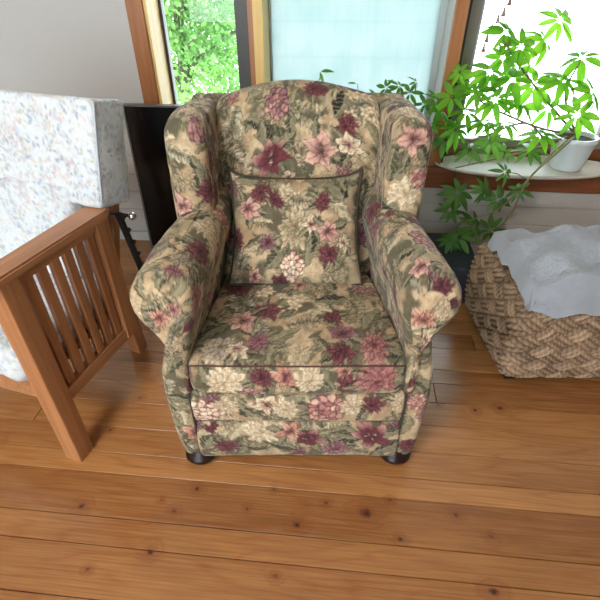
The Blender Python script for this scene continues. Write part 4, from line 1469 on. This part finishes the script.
def pot(t, base, r, h):
    MB().lathe([(0, 0), (r * .70, 0), (r * .74, .006), (r, h - .02), (r * 1.05, h - .018), (r * 1.05, h), (r * .95, h), (r * .93, h - .02), (r * .6, .02), (0, .02)], 36).build('pot', M_POT, t)
    MB().lathe([(0, h - .012), (r * .5, h - .016), (r * .945, h - .02)], 30).build('soil', M_SOIL, t)


def build_plants():
    rng = random.Random(77)
    # oval tray standing on the sill
    tu, tv = .86, 2.215
    tb = room2world(tu, tv, ZS)
    g = MB()
    rings = []
    for (f, z) in ((0, .0), (.90, .0), (.985, .010), (1.0, .020), (.985, .022), (.955, .012), (.88, .006), (0, .006)):
        if f == 0:
            rings.append([g.bm.verts.new((0, 0, z))])
        else:
            rings.append([g.bm.verts.new((f * .42 * math.cos(k * 2 * PI / 72), f * .155 * math.sin(k * 2 * PI / 72), z)) for k in range(72)])
    for A, B in zip(rings[:-1], rings[1:]):
        for k in range(72):
            a = list(dict.fromkeys([A[k % len(A)], A[(k + 1) % len(A)], B[(k + 1) % len(B)], B[k % len(B)]]))
            g.bm.faces.new(a).smooth = True
    tr = g.build('plant_tray', M_TRAY, loc=tb, rotz=ROOM)
    tag(tr, 'long pale oval tray on the window sill under the leafy plant', 'tray')
    # the big umbrella plant
    base = room2world(1.06, 2.235, ZS + .0065)
    t = thing('umbrella_plant', 'large umbrella plant in a white pot sprawling across the right window', 'plant', base)
    pot(t, base, .095, .15)
    bv = Vector(base)
    for ch in PLANT['stems']:
        pts = catmull(np.array(ch), 6, closed=False)
        rs = list(np.linspace(.006, .003, len(pts)))
        MB().tube([Vector(p) - bv for p in pts], rs, 7).build('stem', M_STEM, t)
    chains = [list(catmull(np.array(c), 4, closed=False)) for c in PLANT['stems']]
    for (x, y, z, s, nl, dark) in PLANT['main']:
        q = near_on(chains, (x, y, z))
        nrm = (rng.uniform(-.5, .5), rng.uniform(-1.0, -.1), rng.uniform(.35, 1.0))
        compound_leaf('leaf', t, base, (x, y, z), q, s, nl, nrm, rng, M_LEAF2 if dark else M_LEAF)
    # the small one behind the chair back
    base = room2world(.14, 2.29, ZS)
    t = thing('umbrella_seedling', 'small umbrella plant with sprigs rising behind the armchair crest', 'plant', base)
    pot(t, base, .06, .10)
    bv = Vector(base)
    for ch in PLANT['small_stems']:
        pts = catmull(np.array(ch), 6, closed=False)
        MB().tube([Vector(p) - bv for p in pts], list(np.linspace(.004, .002, len(pts))), 6).build('stem', M_STEM, t)
    chains = [list(catmull(np.array(c), 4, closed=False)) for c in PLANT['small_stems']]
    for (x, y, z, s, nl, dark) in PLANT['small']:
        q = near_on(chains, (x, y, z))
        nrm = (rng.uniform(-.4, .4), rng.uniform(-1.0, -.3), rng.uniform(.2, .9))
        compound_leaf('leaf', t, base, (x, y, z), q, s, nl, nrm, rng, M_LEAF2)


build_plants()


# ================================================================== outside
def build_tree(u, v, z0, zc, r, rz, n, seed, mat, label, leaf=.05):
    rng = random.Random(seed)
    base = room2world(u, v, z0)
    t = thing('leafy_tree', label, 'tree', base, ROOM, 'trees beyond the left window')
    b = MB()
    top = zc - z0
    b.tube([(0, 0, 0), (.04, .03, top * .4), (-.03, 0, top * .8), (.02, .02, top + rz * .5)], [.09, .07, .05, .02], 9)
    for k in range(14):
        a = rng.uniform(0, 2 * PI)
        z = top + rng.uniform(-rz * .7, rz * .5)
        q = rng.uniform(.5, .95)
        e = Vector((r * q * math.cos(a), r * q * math.sin(a), z + rng.uniform(0, rz * .4)))
        s = Vector((0, 0, max(.2, z - .3)))
        b.tube([s, (s + e) / 2 + Vector((0, 0, .08)), e], [.03, .018, .006], 6)
    b.build('trunk', M_BARK, t)
    # crown of leaves
    N = n
    rs = np.random.RandomState(seed)
    # leaves gather in sprays
    ns = N // 18
    d = rs.normal(size=(ns, 3))
    d /= np.linalg.norm(d, axis=1, keepdims=True)
    q = rs.rand(ns, 1) ** .45
    C0 = d * q * np.array([r, r, rz])
    P = np.repeat(C0, 18, 0) + rs.normal(size=(ns * 18, 3)) * .10
    N = len(P)
    dr = rs.normal(size=(N, 3)) + np.array([0, 0, -.4])
    dr /= np.linalg.norm(dr, axis=1, keepdims=True)
    up = rs.normal(size=(N, 3)) + np.array([0, 0, 1.2])
    sd = np.cross(dr, up)
    sd /= np.linalg.norm(sd, axis=1, keepdims=True)
    L = leaf * (.6 + .8 * rs.rand(N, 1))
    V = np.stack([P, P + dr * L * .5 + sd * L * .32, P + dr * L, P + dr * L * .5 - sd * L * .32], 1) + np.array([0, 0, top])
    quads = np.arange(N * 4).reshape(-1, 4)
    me = mesh_np('crown', V.reshape(-1, 3), quads, smooth=False)
    o = link('crown', me, mat, t)
    return t


build_tree(-1.75, 5.2, -2.6, .75, 1.0, 1.3, 11000, 1, M_TREE, 'light green leafy tree just outside the left window', .062)
build_tree(-3.9, 7.9, -2.6, .7, 1.5, 1.7, 7000, 2, M_TREE2, 'broad deeper green tree at the far left beyond the left window', .07)
build_tree(-2.7, 11.3, -2.6, .3, 1.6, 1.9, 7000, 3, M_TREE2, 'deep green tree standing behind the light green tree', .08)
struct(MB().box(-14, 14, 2.6, 13, -2.7, -2.6).build('ground', M_GROUND, rotz=ROOM))


# string of little bells hung outside the right window
#BELLS_BEGIN
BELLS = [(1.107, 2.85, 1.128), (1.088, 2.85, 1.079), (1.065, 2.85, 1.047), (1.042, 2.85, 1.001), (1.027, 2.85, 0.958), (1.021, 2.85, 0.91)]
#BELLS_END


def build_bells():
    if not BELLS:
        return
    top = Vector(BELLS[0])
    t = thing('bell_string', 'string of small brown bells hanging outside the right window', 'wind chime', top)
    pts = [Vector(b) - top + Vector((0, 0, .026)) for b in BELLS]
    hook = [Vector((.12, -.02, 2.5 - top.z)), Vector((.10, -.015, 1.0)), Vector((.08, -.01, .50)), Vector((.04, .0, .20))]
    MB().tube(hook + pts, .0009, 5).build('thread', M_BELL, t)
    for k, p in enumerate(pts):
        MB().lathe([(0, .027), (.003, .026), (.0045, .018), (.006, .006), (.009, -.006), (.014, -.020), (.0125, -.020), (.007, -.006), (0, .012)], 14, tuple(p - Vector((0, 0, .026)))).build('bell', M_BELL, t)


build_bells()

# ================================================================== light, camera
world = bpy.data.worlds.new('World')
bpy.context.scene.world = world
world.use_nodes = True
nt = world.node_tree
nt.nodes.clear()
wo = nt.nodes.new('ShaderNodeOutputWorld')
bg = nt.nodes.new('ShaderNodeBackground')
tc = nt.nodes.new('ShaderNodeTexCoord')
sx = nt.nodes.new('ShaderNodeSeparateXYZ')
nt.links.new(tc.outputs['Generated'], sx.inputs[0])
rp = nt.nodes.new('ShaderNodeValToRGB')
rp.color_ramp.elements[0].position = .35
rp.color_ramp.elements[0].color = (.80, .92, .95, 1)
rp.color_ramp.elements[1].position = .8
rp.color_ramp.elements[1].color = (.80, .90, 1.0, 1)
nt.links.new(math_n(nt, 'ADD', math_n(nt, 'MULTIPLY', sx.outputs[2], .5), .5), rp.inputs[0])
nt.links.new(rp.outputs[0], bg.inputs[0])
bg.inputs[1].default_value = 5.4
nt.links.new(bg.outputs[0], wo.inputs[0])

sun = bpy.data.lights.new('sun', 'SUN')
sun.energy = 3.0
sun.angle = R(1.5)
sun.color = (1, .95, .86)
so = bpy.data.objects.new('sun', sun)
COL.objects.link(so)
so.rotation_euler = (R(28), R(-12), 0)      # high, from behind the house: lights the trees, not the room's far side

# unseen fill light added to brighten the room, behind and left of the camera
lamp = bpy.data.lights.new('fill_light', 'AREA')
lamp.shape = 'DISK'
lamp.size = .55
lamp.energy = 32
lamp.color = (1.0, .96, .91)
lo = bpy.data.objects.new('fill_light', lamp)
COL.objects.link(lo)
lo.location = (-1.1, -.7, 2.42)
lo.rotation_euler = (R(38), 0, R(-28))

cam = bpy.data.cameras.new('camera')
cam.sensor_width = 36
cam.lens = 451 / 600 * 36
cam.clip_start = .02
co = bpy.data.objects.new('camera', cam)
COL.objects.link(co)
co.location = (0, 0, 1.25)
co.rotation_euler = (R(54), 0, 0)
sc = bpy.context.scene
sc.camera = co
sc.view_settings.view_transform = 'Standard'
sc.view_settings.look = 'None'
sc.view_settings.exposure = 0.64
sc.view_settings.gamma = 1.0
sc.view_settings.use_curve_mapping = False
